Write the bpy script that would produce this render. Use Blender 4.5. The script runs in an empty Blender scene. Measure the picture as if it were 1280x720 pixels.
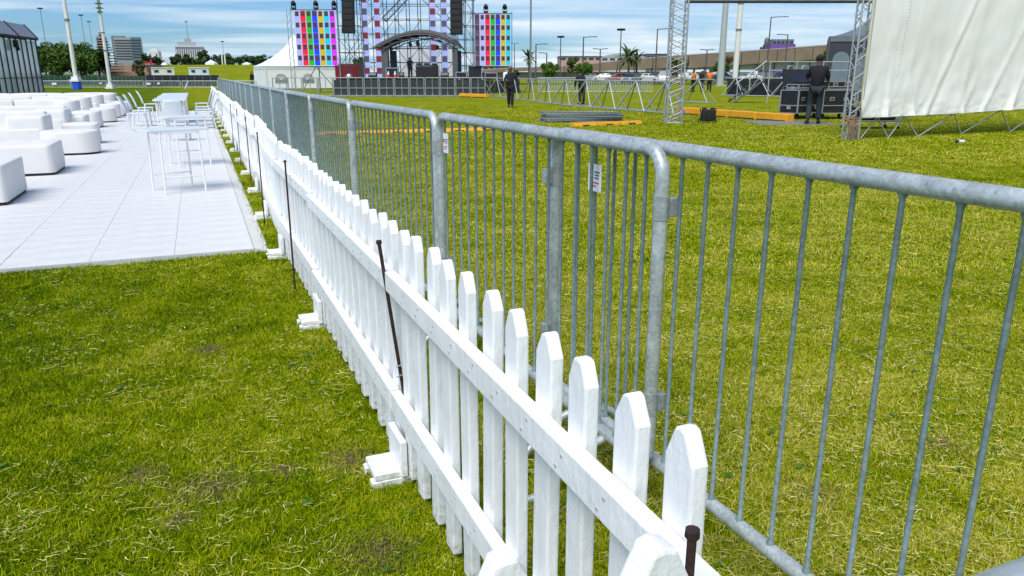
import bpy, bmesh, math, random
from math import radians as R, sin, cos, pi, sqrt
from mathutils import Vector as V, Matrix, noise as mnoise
random.seed(7)
sc = bpy.context.scene
COL = sc.collection

# ------------------------------------------------------------------ camera, light, world
FPX = 940.0; TH = math.atan(268/940.0); CH = 1.4
cam_d = bpy.data.cameras.new('camera'); cam = bpy.data.objects.new('camera', cam_d); COL.objects.link(cam)
cam.location = (0, 0, CH); cam.rotation_euler = (pi/2-TH, 0, 0)
cam_d.lens = FPX/1280*36; cam_d.sensor_width = 36; cam_d.clip_start = 0.05; cam_d.clip_end = 6000
sc.camera = cam
sc.view_settings.view_transform = 'Standard'; sc.view_settings.look = 'None'
sc.view_settings.gamma = 1; sc.view_settings.exposure = 0.86
SUN_EL, SUN_AZ = R(56), R(205)      # azimuth clockwise from +Y
sd = bpy.data.lights.new('sun', 'SUN'); sun = bpy.data.objects.new('sun', sd); COL.objects.link(sun)
sd.energy = 2.3; sd.angle = R(42); sd.color = (1, .965, .9)
_dir = V((sin(SUN_AZ)*cos(SUN_EL), cos(SUN_AZ)*cos(SUN_EL), sin(SUN_EL)))
sun.rotation_euler = _dir.to_track_quat('Z', 'Y').to_euler(); sun.location = (0, -5, 30)
world = bpy.data.worlds.new('World'); sc.world = world; world.use_nodes = True
def build_world():
    nt = world.node_tree; N = nt.nodes; L = nt.links; N.clear()
    out = N.new('ShaderNodeOutputWorld'); bg = N.new('ShaderNodeBackground'); bg.inputs[1].default_value = 0.084
    sky = N.new('ShaderNodeTexSky'); sky.sky_type = 'NISHITA'; sky.sun_disc = False
    sky.sun_elevation = SUN_EL; sky.sun_rotation = SUN_AZ; sky.air_density = 1.15; sky.dust_density = 0.5; sky.ozone_density = 2.0
    tc = N.new('ShaderNodeTexCoord'); sp = N.new('ShaderNodeSeparateXYZ'); L.new(tc.outputs['Generated'], sp.inputs[0])
    def mth(op, a, b=None, clamp=False):
        m = N.new('ShaderNodeMath'); m.operation = op; m.use_clamp = clamp
        for i, x in enumerate((a, b)):
            if x is None: continue
            if isinstance(x, (int, float)): m.inputs[i].default_value = x
            else: L.new(x, m.inputs[i])
        return m.outputs[0]
    zz = mth('ADD', mth('MAXIMUM', sp.outputs[2], 0.0), 0.055)
    cx = mth('DIVIDE', sp.outputs[0], zz); cy = mth('DIVIDE', sp.outputs[1], zz)
    cb = N.new('ShaderNodeCombineXYZ'); L.new(mth('MULTIPLY', cx, .30), cb.inputs[0]); L.new(mth('MULTIPLY', cy, .50), cb.inputs[1])
    n1 = N.new('ShaderNodeTexNoise'); n1.inputs['Scale'].default_value = .62; n1.inputs['Detail'].default_value = 8; n1.inputs['Roughness'].default_value = .55; n1.inputs['Distortion'].default_value = .35
    L.new(cb.outputs[0], n1.inputs['Vector']); n1.inputs['Scale'].default_value = 1.0; n1.inputs['Distortion'].default_value = .8
    n2 = N.new('ShaderNodeTexNoise'); n2.inputs['Scale'].default_value = .22; n2.inputs['Detail'].default_value = 3
    L.new(cb.outputs[0], n2.inputs['Vector'])
    # a little more cloud towards the right and near the horizon, as the overcast deck thickens there
    side = mth('MULTIPLY', sp.outputs[0], .10)
    low = mth('MULTIPLY', mth('SUBTRACT', .22, sp.outputs[2]), .25)
    a = mth('ADD', mth('ADD', mth('MULTIPLY', n1.outputs[0], .75), mth('MULTIPLY', n2.outputs[0], .35)), mth('ADD', side, low))
    rp = N.new('ShaderNodeValToRGB'); e = rp.color_ramp.elements
    e[0].position = .49; e[0].color = (.06, .06, .06, 1); e[1].position = .66; e[1].color = (.9, .9, .9, 1)
    L.new(a, rp.inputs[0])
    n3 = N.new('ShaderNodeTexNoise'); n3.inputs['Scale'].default_value = 1.1; n3.inputs['Detail'].default_value = 4
    L.new(cb.outputs[0], n3.inputs['Vector'])
    cr = N.new('ShaderNodeValToRGB'); e = cr.color_ramp.elements
    e[0].position = .35; e[0].color = (3.5, 4.8, 6.0, 1); e[1].position = .68; e[1].color = (6.6, 7.0, 7.3, 1)
    L.new(n3.outputs[0], cr.inputs[0])
    hue = N.new('ShaderNodeMixRGB'); hue.blend_type = 'MULTIPLY'; hue.inputs[0].default_value = 1; hue.inputs[2].default_value = (.31, .54, .88, 1)
    L.new(sky.outputs[0], hue.inputs[1])
    mx = N.new('ShaderNodeMixRGB'); L.new(rp.outputs[0], mx.inputs[0]); L.new(hue.outputs[0], mx.inputs[1]); L.new(cr.outputs[0], mx.inputs[2])
    L.new(mx.outputs[0], bg.inputs[0]); L.new(bg.outputs[0], out.inputs[0])
build_world()

# ------------------------------------------------------------------ placing helpers
_c, _s = cos(TH), sin(TH)
def ray(px, py):
    u, v = px-640, py-360
    return V((u, FPX*_c-v*_s, -FPX*_s-v*_c))
def G(px, py, z=0.0):
    r = ray(px, py); t = (z-CH)/r.z
    return V((r.x*t, r.y*t, z))
def D(px, py, Y):
    r = ray(px, py); t = Y/r.y
    return V((r.x*t, Y, CH+r.z*t))
def lerp(a, b, t): return a+(b-a)*t
ORD = ['first','second','third','fourth','fifth','sixth','seventh','eighth','ninth','tenth','eleventh','twelfth','thirteenth','fourteenth','fifteenth','sixteenth','seventeenth','eighteenth','nineteenth','twentieth','twenty-first','twenty-second']

# ------------------------------------------------------------------ materials
def mat(name, col, rough=.6, metal=0.0, var=.12, scale=6.0, bump=0.0, bscale=40.0, col2=None, spec=None, emit=None, estr=0, alpha=None, stretch=None, coat=None):
    m = bpy.data.materials.new(name); m.use_nodes = True
    nt = m.node_tree; N = nt.nodes; L = nt.links; b = N['Principled BSDF']
    b.inputs['Roughness'].default_value = rough; b.inputs['Metallic'].default_value = metal
    if spec is not None: b.inputs['Specular IOR Level'].default_value = spec
    if coat: b.inputs['Coat Weight'].default_value = coat
    tc = N.new('ShaderNodeTexCoord'); vec = tc.outputs['Object']
    if stretch:
        mp = N.new('ShaderNodeMapping'); mp.inputs['Scale'].default_value = stretch; L.new(vec, mp.inputs[0]); vec = mp.outputs[0]
    n = N.new('ShaderNodeTexNoise'); n.inputs['Scale'].default_value = scale; n.inputs['Detail'].default_value = 6; n.inputs['Roughness'].default_value = .6
    L.new(vec, n.inputs['Vector'])
    r = N.new('ShaderNodeValToRGB'); e = r.color_ramp.elements
    c2 = col2 or tuple(min(1, c*(1+var)) for c in col); c1 = tuple(c*(1-var) for c in col) if not col2 else col
    e[0].position = .3; e[0].color = (*c1, 1); e[1].position = .7; e[1].color = (*c2, 1)
    L.new(n.outputs[0], r.inputs[0]); L.new(r.outputs[0], b.inputs['Base Color'])
    rr = N.new('ShaderNodeMapRange'); rr.inputs['To Min'].default_value = max(0, rough-.12); rr.inputs['To Max'].default_value = min(1, rough+.12)
    L.new(n.outputs[0], rr.inputs[0]); L.new(rr.outputs[0], b.inputs['Roughness'])
    if bump:
        n2 = N.new('ShaderNodeTexNoise'); n2.inputs['Scale'].default_value = bscale; n2.inputs['Detail'].default_value = 5
        L.new(vec, n2.inputs['Vector'])
        bp = N.new('ShaderNodeBump'); bp.inputs['Strength'].default_value = bump; bp.inputs['Distance'].default_value = .01
        L.new(n2.outputs[0], bp.inputs['Height']); L.new(bp.outputs[0], b.inputs['Normal'])
    if emit: b.inputs['Emission Color'].default_value = (*emit, 1); b.inputs['Emission Strength'].default_value = estr
    if alpha is not None: b.inputs['Alpha'].default_value = alpha
    return m
def picket_paint():
    m = bpy.data.materials.new('white_fence_paint'); m.use_nodes = True
    nt = m.node_tree; N = nt.nodes; L = nt.links; b = N['Principled BSDF']
    tc = N.new('ShaderNodeTexCoord'); oi = N.new('ShaderNodeObjectInfo')
    ad = N.new('ShaderNodeVectorMath'); ad.operation = 'ADD'; L.new(tc.outputs['Object'], ad.inputs[0])
    sc_ = N.new('ShaderNodeVectorMath'); sc_.operation = 'SCALE'; sc_.inputs['Scale'].default_value = 37
    L.new(oi.outputs['Random'], sc_.inputs[0]); L.new(sc_.outputs[0], ad.inputs[1]); vec = ad.outputs[0]
    def nz(scale, st, det=6, rough=.6):
        mp = N.new('ShaderNodeMapping'); mp.inputs['Scale'].default_value = st; L.new(vec, mp.inputs[0])
        n = N.new('ShaderNodeTexNoise'); n.inputs['Scale'].default_value = scale; n.inputs['Detail'].default_value = det; n.inputs['Roughness'].default_value = rough
        L.new(mp.outputs[0], n.inputs[0]); return n.outputs[0]
    def ramp(src, p0, c0, p1, c1):
        r = N.new('ShaderNodeValToRGB'); e = r.color_ramp.elements; e[0].position = p0; e[0].color = c0; e[1].position = p1; e[1].color = c1
        L.new(src, r.inputs[0]); return r.outputs[0]
    def mix(f, a, bb):
        x = N.new('ShaderNodeMixRGB'); L.new(f, x.inputs[0]); L.new(a, x.inputs[1]); x.inputs[2].default_value = bb; return x.outputs[0]
    base = ramp(nz(9, (1, 1, .4)), .3, (.84, .845, .835, 1), .65, (.94, .94, .925, 1))
    grime = ramp(nz(22, (1, 1, .12)), .60, (0, 0, 0, 1), .78, (.25, .25, .25, 1))
    c = mix(grime, base, (.52, .49, .42, 1))
    stain = ramp(nz(7, (1, 1, .35), 8), .655, (0, 0, 0, 1), .78, (.75, .75, .75, 1))
    c = mix(stain, c, (.60, .50, .30, 1))
    chip = ramp(nz(16, (1, 1, .6), 9, .7), .70, (0, 0, 0, 1), .72, (.9, .9, .9, 1))
    c = mix(chip, c, (.34, .19, .10, 1))
    sz = N.new('ShaderNodeSeparateXYZ'); L.new(tc.outputs['Object'], sz.inputs[0])
    lowz = N.new('ShaderNodeMapRange'); lowz.inputs['From Min'].default_value = 0; lowz.inputs['From Max'].default_value = .13; lowz.inputs['To Min'].default_value = 1; lowz.inputs['To Max'].default_value = 0; L.new(sz.outputs[2], lowz.inputs[0])
    mm = N.new('ShaderNodeMath'); mm.operation = 'MULTIPLY'; L.new(lowz.outputs[0], mm.inputs[0]); L.new(ramp(nz(45, (1, 1, 1)), .42, (0, 0, 0, 1), .66, (.75, .75, .75, 1)), mm.inputs[1])
    c = mix(mm.outputs[0], c, (.30, .30, .14, 1))      # mud and grass splashes at the foot
    L.new(c, b.inputs['Base Color']); b.inputs['Roughness'].default_value = .42
    add = N.new('ShaderNodeMath'); add.operation = 'ADD'; L.new(nz(50, (1, 1, .3)), add.inputs[0]); L.new(nz(26, (1, 1, .8)), add.inputs[1])
    bp = N.new('ShaderNodeBump'); bp.inputs['Strength'].default_value = .45; bp.inputs['Distance'].default_value = .006
    L.new(add.outputs[0], bp.inputs['Height']); L.new(bp.outputs[0], b.inputs['Normal'])
    return m
def galv(name, col=(.40, .43, .45), metal=.55, rough=.42):
    m = bpy.data.materials.new(name); m.use_nodes = True
    nt = m.node_tree; N = nt.nodes; L = nt.links; b = N['Principled BSDF']; b.inputs['Metallic'].default_value = metal
    tc = N.new('ShaderNodeTexCoord'); oi = N.new('ShaderNodeObjectInfo')
    ad = N.new('ShaderNodeVectorMath'); ad.operation = 'ADD'; L.new(tc.outputs['Object'], ad.inputs[0])
    s_ = N.new('ShaderNodeVectorMath'); s_.operation = 'SCALE'; s_.inputs['Scale'].default_value = 11
    L.new(oi.outputs['Random'], s_.inputs[0]); L.new(s_.outputs[0], ad.inputs[1])
    n = N.new('ShaderNodeTexNoise'); n.inputs['Scale'].default_value = 14; n.inputs['Detail'].default_value = 9; n.inputs['Roughness'].default_value = .68
    L.new(ad.outputs[0], n.inputs[0])
    vo = N.new('ShaderNodeTexVoronoi'); vo.inputs['Scale'].default_value = 110; L.new(ad.outputs[0], vo.inputs[0])
    r = N.new('ShaderNodeValToRGB'); e = r.color_ramp.elements
    e[0].position = .33; e[0].color = (col[0]*.78, col[1]*.79, col[2]*.78, 1); e[1].position = .62; e[1].color = (col[0]*1.15, col[1]*1.15, col[2]*1.15, 1)
    L.new(n.outputs[0], r.inputs[0])
    mx = N.new('ShaderNodeMixRGB'); mx.blend_type = 'OVERLAY'; mx.inputs[0].default_value = .22
    L.new(r.outputs[0], mx.inputs[1]); bw = N.new('ShaderNodeRGBToBW'); L.new(vo.outputs['Color'], bw.inputs[0]); L.new(bw.outputs[0], mx.inputs[2])
    hs = N.new('ShaderNodeHueSaturation'); hs.inputs['Saturation'].default_value = 1; L.new(mx.outputs[0], hs.inputs['Color'])
    n4 = N.new('ShaderNodeTexNoise'); n4.inputs['Scale'].default_value = 34; n4.inputs['Detail'].default_value = 8; L.new(ad.outputs[0], n4.inputs[0])
    r4 = N.new('ShaderNodeValToRGB'); e = r4.color_ramp.elements; e[0].position = .66; e[0].color = (0, 0, 0, 1); e[1].position = .72; e[1].color = (.75, .75, .75, 1); L.new(n4.outputs[0], r4.inputs[0])
    m2 = N.new('ShaderNodeMixRGB'); L.new(r4.outputs[0], m2.inputs[0]); L.new(hs.outputs[0], m2.inputs[1]); m2.inputs[2].default_value = (.20, .16, .12, 1)
    L.new(m2.outputs[0], b.inputs['Base Color'])
    rr = N.new('ShaderNodeMapRange'); rr.inputs['To Min'].default_value = rough-.14; rr.inputs['To Max'].default_value = rough+.2
    L.new(n.outputs[0], rr.inputs[0]); L.new(rr.outputs[0], b.inputs['Roughness'])
    bp = N.new('ShaderNodeBump'); bp.inputs['Strength'].default_value = .35; bp.inputs['Distance'].default_value = .003
    L.new(n4.outputs[0], bp.inputs['Height']); L.new(bp.outputs[0], b.inputs['Normal'])
    return m
LINE_A, LINE_B = G(545, 196), G(748, 184)
SPOTS = [(G(265, 613), .17), (G(472, 693), .15), (G(437, 578), .15), (G(355, 590), .07), (G(225, 655), .08), (G(690, 640), .08), (G(180, 597), .10), (G(1180, 560), .12), (G(1020, 620), .1), (G(260, 440), .12)]
def lawn_group():
    g = bpy.data.node_groups.new('lawn_colour', 'ShaderNodeTree')
    g.interface.new_socket('Rand', in_out='INPUT', socket_type='NodeSocketFloat')
    g.interface.new_socket('Color', in_out='OUTPUT', socket_type='NodeSocketColor')
    N = g.nodes; L = g.links; gi = N.new('NodeGroupInput'); go = N.new('NodeGroupOutput')
    geo = N.new('ShaderNodeNewGeometry'); P = geo.outputs['Position']
    def nz(scale, det=4, rough=.55):
        n = N.new('ShaderNodeTexNoise'); n.inputs['Scale'].default_value = scale; n.inputs['Detail'].default_value = det; n.inputs['Roughness'].default_value = rough
        L.new(P, n.inputs[0]); return n.outputs[0]
    def mth(op, *a, clamp=False):
        m = N.new('ShaderNodeMath'); m.operation = op; m.use_clamp = clamp
        for i, x in enumerate(a):
            if isinstance(x, (int, float)): m.inputs[i].default_value = x
            else: L.new(x, m.inputs[i])
        return m.outputs[0]
    sp = N.new('ShaderNodeSeparateXYZ'); L.new(P, sp.inputs[0])
    # mown turf: more dried clippings on the stage side of the fence
    drier = mth('MULTIPLY', mth('ADD', sp.outputs[0], mth('MULTIPLY', sp.outputs[1], .44)), .07)
    drier = mth('MINIMUM', mth('MAXIMUM', drier, -.095), .13)
    v = mth('ADD', mth('MULTIPLY', nz(.35), .40), mth('MULTIPLY', nz(2.3, 6, .62), .75))
    v = mth('SUBTRACT', mth('ADD', v, mth('MULTIPLY', nz(11, 4), .40)), .25)
    v = mth('ADD', v, mth('MULTIPLY', mth('SUBTRACT', gi.outputs[0], .5), .50))
    v = mth('ADD', v, drier)
    r = N.new('ShaderNodeValToRGB'); cr = r.color_ramp
    cr.elements[0].position = .22; cr.elements[0].color = (.045, .090, .0, 1)
    cr.elements[1].position = .90; cr.elements[1].color = (.58, .50, .10, 1)
    for p, c in ((.42, (.125, .200, .0, 1)), (.58, (.225, .300, .0, 1)), (.74, (.36, .37, .002, 1))):
        e = cr.elements.new(p); e.color = c
    L.new(v, r.inputs[0]); col = r.outputs[0]
    # worn brown spots
    fac = None; wob = mth('MULTIPLY', nz(9, 5), .9)
    for p, rad in SPOTS:
        d = N.new('ShaderNodeVectorMath'); d.operation = 'DISTANCE'; L.new(P, d.inputs[0]); d.inputs[1].default_value = (p.x, p.y, 0)
        q = mth('SUBTRACT', mth('ADD', 1.0, mth('SUBTRACT', wob, .45)), mth('DIVIDE', d.outputs['Value'], rad), clamp=True)
        fac = q if fac is None else mth('MAXIMUM', fac, q)
    fac = mth('MULTIPLY', fac, mth('MULTIPLY', nz(30, 3), .85))
    mx = N.new('ShaderNodeMixRGB'); L.new(fac, mx.inputs[0]); L.new(col, mx.inputs[1]); mx.inputs[2].default_value = (.22, .165, .07, 1)
    # one faint old pitch line
    d = (LINE_B-LINE_A).normalized(); nx, ny = -d.y, d.x; k = nx*LINE_A.x+ny*LINE_A.y
    dist = mth('ABSOLUTE', mth('SUBTRACT', mth('ADD', mth('MULTIPLY', sp.outputs[0], nx), mth('MULTIPLY', sp.outputs[1], ny)), k))
    lf = mth('MULTIPLY', mth('LESS_THAN', dist, .07), mth('SUBTRACT', mth('MULTIPLY', nz(7, 4), 1.5), .55, clamp=True))
    m3 = N.new('ShaderNodeMixRGB'); L.new(lf, m3.inputs[0]); L.new(mx.outputs[0], m3.inputs[1]); m3.inputs[2].default_value = (.5, .52, .42, 1)
    L.new(m3.outputs[0], go.inputs[0])
    return g
LG = lawn_group()
def lawn_mat(name, blade):
    m = bpy.data.materials.new(name); m.use_nodes = True
    N = m.node_tree.nodes; L = m.node_tree.links; b = N['Principled BSDF']; b.inputs['Roughness'].default_value = .8 if blade else .9
    b.inputs['Specular IOR Level'].default_value = .06 if blade else .03
    g = N.new('ShaderNodeGroup'); g.node_tree = LG
    if blade:
        geo = N.new('ShaderNodeNewGeometry'); L.new(geo.outputs['Random Per Island'], g.inputs[0])
    else:
        geo = N.new('ShaderNodeNewGeometry')
        n = N.new('ShaderNodeTexNoise'); n.inputs['Scale'].default_value = 26; n.inputs['Detail'].default_value = 7; n.inputs['Roughness'].default_value = .75
        L.new(geo.outputs['Position'], n.inputs[0])
        mr = N.new('ShaderNodeMapRange'); mr.inputs['From Min'].default_value = .32; mr.inputs['From Max'].default_value = .68
        L.new(n.outputs[0], mr.inputs[0]); L.new(mr.outputs[0], g.inputs[0])
        bp = N.new('ShaderNodeBump'); bp.inputs['Strength'].default_value = .7; bp.inputs['Distance'].default_value = .03
        L.new(n.outputs[0], bp.inputs['Height']); L.new(bp.outputs[0], b.inputs['Normal'])
    if blade: L.new(g.outputs[0], b.inputs['Base Color'])
    else:
        dk = N.new('ShaderNodeMixRGB'); dk.blend_type = 'MULTIPLY'; dk.inputs[0].default_value = 1; dk.inputs[2].default_value = (.66, .66, .66, 1)  # ground colour darkened to paint in the shade between grass blades
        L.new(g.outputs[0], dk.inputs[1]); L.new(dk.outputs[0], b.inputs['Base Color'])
    return m
def leaf_mat(name, c1, c2):
    m = bpy.data.materials.new(name); m.use_nodes = True
    N = m.node_tree.nodes; L = m.node_tree.links; b = N['Principled BSDF']; b.inputs['Roughness'].default_value = .65
    b.inputs['Specular IOR Level'].default_value = .2
    geo = N.new('ShaderNodeNewGeometry'); r = N.new('ShaderNodeValToRGB'); e = r.color_ramp.elements
    e[0].color = (*c1, 1); e[1].color = (*c2, 1); L.new(geo.outputs['Random Per Island'], r.inputs[0]); L.new(r.outputs[0], b.inputs['Base Color'])
    return m
M = {}
M['paint'] = picket_paint()
M['galv'] = galv('galvanised_steel', (.46, .50, .48), .35, .38)
M['galv_bar'] = galv('dull_galvanised_bar', (.20, .27, .27), .2, .5)
M['galv_coll'] = galv('collar_galvanised_steel', (.34, .37, .36), .3, .45)
M['galv_dull'] = galv('dull_galvanised_steel', (.22, .25, .25), .3, .5)
M['alu'] = mat('aluminium_truss', (.50, .50, .48), .42, .6, .15, 12)
M['scaff'] = mat('scaffold_steel', (.085, .092, .10), .5, .2, .25, 5)
M['rust'] = mat('rusty_iron', (.050, .024, .017), .75, .3, .4, 25, .5, 60)
M['deck'] = mat('white_floor_tile', (.66, .655, .615), .55, 0, .06, 3.0, .25, 30)
M['decklow'] = mat('grey_floor_gap', (.55, .56, .55), .7)
M['sofa'] = mat('white_stretch_cover', (.71, .695, .67), .8, 0, .05, 2.5, .4, 7)
M['black'] = mat('black_matt', (.012, .012, .014), .7)
M['blackgloss'] = mat('black_case_laminate', (.018, .018, .022), .35, 0, .3)
M['plastic'] = mat('white_moulded_plastic', (.68, .72, .76), .35, 0, .04)
M['white'] = mat('white_painted_metal', (.78, .78, .77), .45, 0, .06)
M['pole'] = mat('off_white_pole_paint', (.74, .73, .68), .5, 0, .1, 3)
M['blue'] = mat('blue_post_pad', (.01, .08, .62), .5)
M['pvc'] = mat('white_tent_pvc', (.86, .87, .88), .5, 0, .04, 2, .2, 3)
M['yellow'] = mat('yellow_cable_ramp', (.80, .36, .01), .5, 0, .15, 5)
M['led_off'] = mat('led_dark_square', (.05, .02, .025), .5, emit=(.10, .03, .05), estr=.2)
M['truss_light'] = mat('light_grey_steel', (.42, .44, .45), .45, .3, .15, 9)
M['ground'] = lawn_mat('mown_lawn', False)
M['blade'] = lawn_mat('grass_blade', True)
M['asphalt'] = mat('asphalt', (.05, .05, .05), .9)
M['concrete'] = mat('concrete', (.36, .34, .30), .85, 0, .15, .3, .2, 4)
M['redcont'] = mat('dark_red_panel', (.22, .008, .02), .5)
M['glass'] = mat('dark_glass', (.02, .025, .03), .08, 0, .2, spec=.8)
M['tyre'] = mat('rubber_tyre', (.015, .015, .015), .8)
M['rim'] = mat('wheel_rim', (.4, .4, .42), .35, .7)
M['skin'] = mat('brown_skin', (.12, .06, .04), .55)
M['bark'] = mat('bark', (.09, .065, .045), .9, 0, .3, 3)

# ------------------------------------------------------------------ mesh helpers
def tag(o, label=None, cat=None, group=None, kind=None):
    if label: o['label'] = label
    if cat: o['category'] = cat
    if group: o['group'] = group
    if kind: o['kind'] = kind
    return o
def empty(name, loc=(0, 0, 0), rz=0.0, label=None, cat=None, group=None):
    o = bpy.data.objects.new(name, None); COL.objects.link(o); o.location = loc; o.rotation_euler = (0, 0, rz)
    o.empty_display_size = .1
    return tag(o, label, cat, group)
class MB:
    def __init__(s): s.v = []; s.f = []; s.m = []; s.sm = []
    def add(s, vs, fs, m=0, smooth=False):
        k = len(s.v); s.v += [tuple(p) for p in vs]
        for f in fs: s.f.append([i+k for i in f]); s.m.append(m); s.sm.append(smooth)
        return s
    def box(s, c, d, rz=0.0, m=0, mtx=None, taper=1.0):
        vs = []
        for z in (-1, 1):
            k = taper if z > 0 else 1
            for x, y in ((-1, -1), (1, -1), (1, 1), (-1, 1)):
                vs.append(V((x*d[0]/2*k, y*d[1]/2*k, z*d[2]/2)))
        rot = mtx if mtx is not None else Matrix.Rotation(rz, 3, 'Z')
        vs = [rot @ p + V(c) for p in vs]
        return s.add(vs, [(3, 2, 1, 0), (4, 5, 6, 7), (0, 1, 5, 4), (1, 2, 6, 5), (2, 3, 7, 6), (3, 0, 4, 7)], m)
    def bar(s, p, q, w, h, m=0, up=(0, 0, 1)):
        p, q = V(p), V(q); d = (q-p); L_ = d.length; y = d.normalized(); u = V(up)
        if abs(y.dot(u)) > .99: u = V((1, 0, 0))
        x = y.cross(u).normalized(); z = x.cross(y)
        return s.box((p+q)/2, (w, L_, h), m=m, mtx=Matrix((x, y, z)).transposed())
    def tube(s, pts, r, n=8, m=0, smooth=True, caps=True):
        pts = [V(p) for p in pts]; rs = r if isinstance(r, (list, tuple)) else [r]*len(pts)
        t = (pts[1]-pts[0]).normalized(); u = V((0, 0, 1)) if abs(t.z) < .9 else V((1, 0, 0))
        nrm = (u - t*u.dot(t)).normalized(); vs = []
        for i, p in enumerate(pts):
            if i == 0: t2 = (pts[1]-pts[0])
            elif i == len(pts)-1: t2 = pts[-1]-pts[-2]
            else: t2 = (pts[i+1]-p).normalized()+(p-pts[i-1]).normalized()
            t2.normalize(); nrm = (nrm - t2*nrm.dot(t2)).normalized(); b = t2.cross(nrm)
            for k in range(n):
                a = 2*pi*k/n; vs.append(p+(nrm*cos(a)+b*sin(a))*rs[i])
        fs = []
        for i in range(len(pts)-1):
            for k in range(n):
                fs.append((i*n+k, i*n+(k+1) % n, (i+1)*n+(k+1) % n, (i+1)*n+k))
        s.add(vs, fs, m, smooth)
        if caps:
            s.add(vs[:n], [tuple(reversed(range(n)))], m); s.add(vs[-n:], [tuple(range(n))], m)
        return s
    def prism(s, poly, z0, z1, m=0, mtx=None):
        n = len(poly); vs = [V((x, y, z0)) for x, y in poly]+[V((x, y, z1)) for x, y in poly]
        if mtx is not None: vs = [mtx @ p for p in vs]
        fs = [tuple(reversed(range(n))), tuple(range(n, 2*n))]+[(i, (i+1) % n, n+(i+1) % n, n+i) for i in range(n)]
        return s.add(vs, fs, m)
    def ball(s, c, r, n=8, m=0, sq=(1, 1, 1), smooth=True):
        vs = []; rings = max(4, n//2)
        vs.append(V((0, 0, -1)))
        for i in range(1, rings):
            ph = -pi/2+pi*i/rings
            for k in range(n): a = 2*pi*k/n; vs.append(V((cos(ph)*cos(a), cos(ph)*sin(a), sin(ph))))
        vs.append(V((0, 0, 1))); vs = [V((p.x*r*sq[0], p.y*r*sq[1], p.z*r*sq[2]))+V(c) for p in vs]
        fs = [(0, 1+(k+1) % n, 1+k) for k in range(n)]
        for i in range(rings-2):
            for k in range(n): fs.append((1+i*n+k, 1+i*n+(k+1) % n, 1+(i+1)*n+(k+1) % n, 1+(i+1)*n+k))
        b0 = 1+(rings-2)*n; e = len(vs)-1
        fs += [(b0+k, b0+(k+1) % n, e) for k in range(n)]
        return s.add(vs, fs, m, smooth)
    def mesh(s, name, mats, bevel=0, seg=1, weld=False):
        me = bpy.data.meshes.new(name); me.from_pydata(s.v, [], s.f)
        for mm in (mats if isinstance(mats, (list, tuple)) else [mats]): me.materials.append(mm)
        me.polygons.foreach_set('material_index', s.m); me.polygons.foreach_set('use_smooth', s.sm)
        if bevel or weld:
            bm = bmesh.new(); bm.from_mesh(me)
            if weld: bmesh.ops.remove_doubles(bm, verts=bm.verts, dist=1e-5)
            if bevel:
                ed = [e for e in bm.edges if len(e.link_faces) == 2 and e.calc_face_angle(0) > .6]
                bmesh.ops.bevel(bm, geom=ed, offset=bevel, segments=seg, affect='EDGES', profile=.6, clamp_overlap=True)
            bm.to_mesh(me); bm.free()
        me.update(); return me
    def build(s, name, mats, parent=None, loc=(0, 0, 0), rz=0, bevel=0, seg=1):
        return place(name, s.mesh(name, mats, bevel, seg), parent, loc, rz)
def place(name, me, parent=None, loc=(0, 0, 0), rz=0, scale=None):
    o = bpy.data.objects.new(name, me); COL.objects.link(o); o.parent = parent; o.location = loc
    o.rotation_euler = (0, 0, rz) if not isinstance(rz, tuple) else rz
    if scale: o.scale = scale
    return o
_unit = {}
def unit_rod(m, n=6):
    k = ('rod', m.name, n)
    if k not in _unit: _unit[k] = MB().tube([(0, 0, 0), (0, 0, 1)], 1, n, smooth=True).mesh('rod', m)
    return _unit[k]
def rod(name, p, q, r, m, parent=None, n=6):
    """one straight tube part between two points, in the parent's space"""
    p, q = V(p), V(q); d = q-p
    o = bpy.data.objects.new(name, unit_rod(m, n)); COL.objects.link(o); o.parent = parent
    o.matrix_local = Matrix.Translation(p) @ d.to_track_quat('Z', 'Y').to_matrix().to_4x4() @ Matrix.Diagonal((r, r, d.length, 1))
    return o
def unit_box(m):
    k = ('box', m.name)
    if k not in _unit: _unit[k] = MB().box((0, 0, 0), (1, 1, 1)).mesh('block', m)
    return _unit[k]
def block(name, c, d, m, parent=None, rz=0):
    o = bpy.data.objects.new(name, unit_box(m)); COL.objects.link(o); o.parent = parent
    o.location = c; o.scale = d; o.rotation_euler = (0, 0, rz); return o
def children(o): return [c for c in ALLKIDS.get(o.name, [])]
def copy_tree(o, kids, loc=None, rz=None, label=None):
    c = o.copy(); COL.objects.link(c)
    if loc is not None: c.location = loc
    if rz is not None: c.rotation_euler = (0, 0, rz)
    if label: c['label'] = label
    for ch, sub in kids:
        d = ch.copy(); COL.objects.link(d); d.parent = c
        for g in sub: e = g.copy(); COL.objects.link(e); e.parent = d
    return c
def kids_of(o):
    allo = list(COL.objects)
    return [(c, [g for g in allo if g.parent == c]) for c in allo if c.parent == o]
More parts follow.
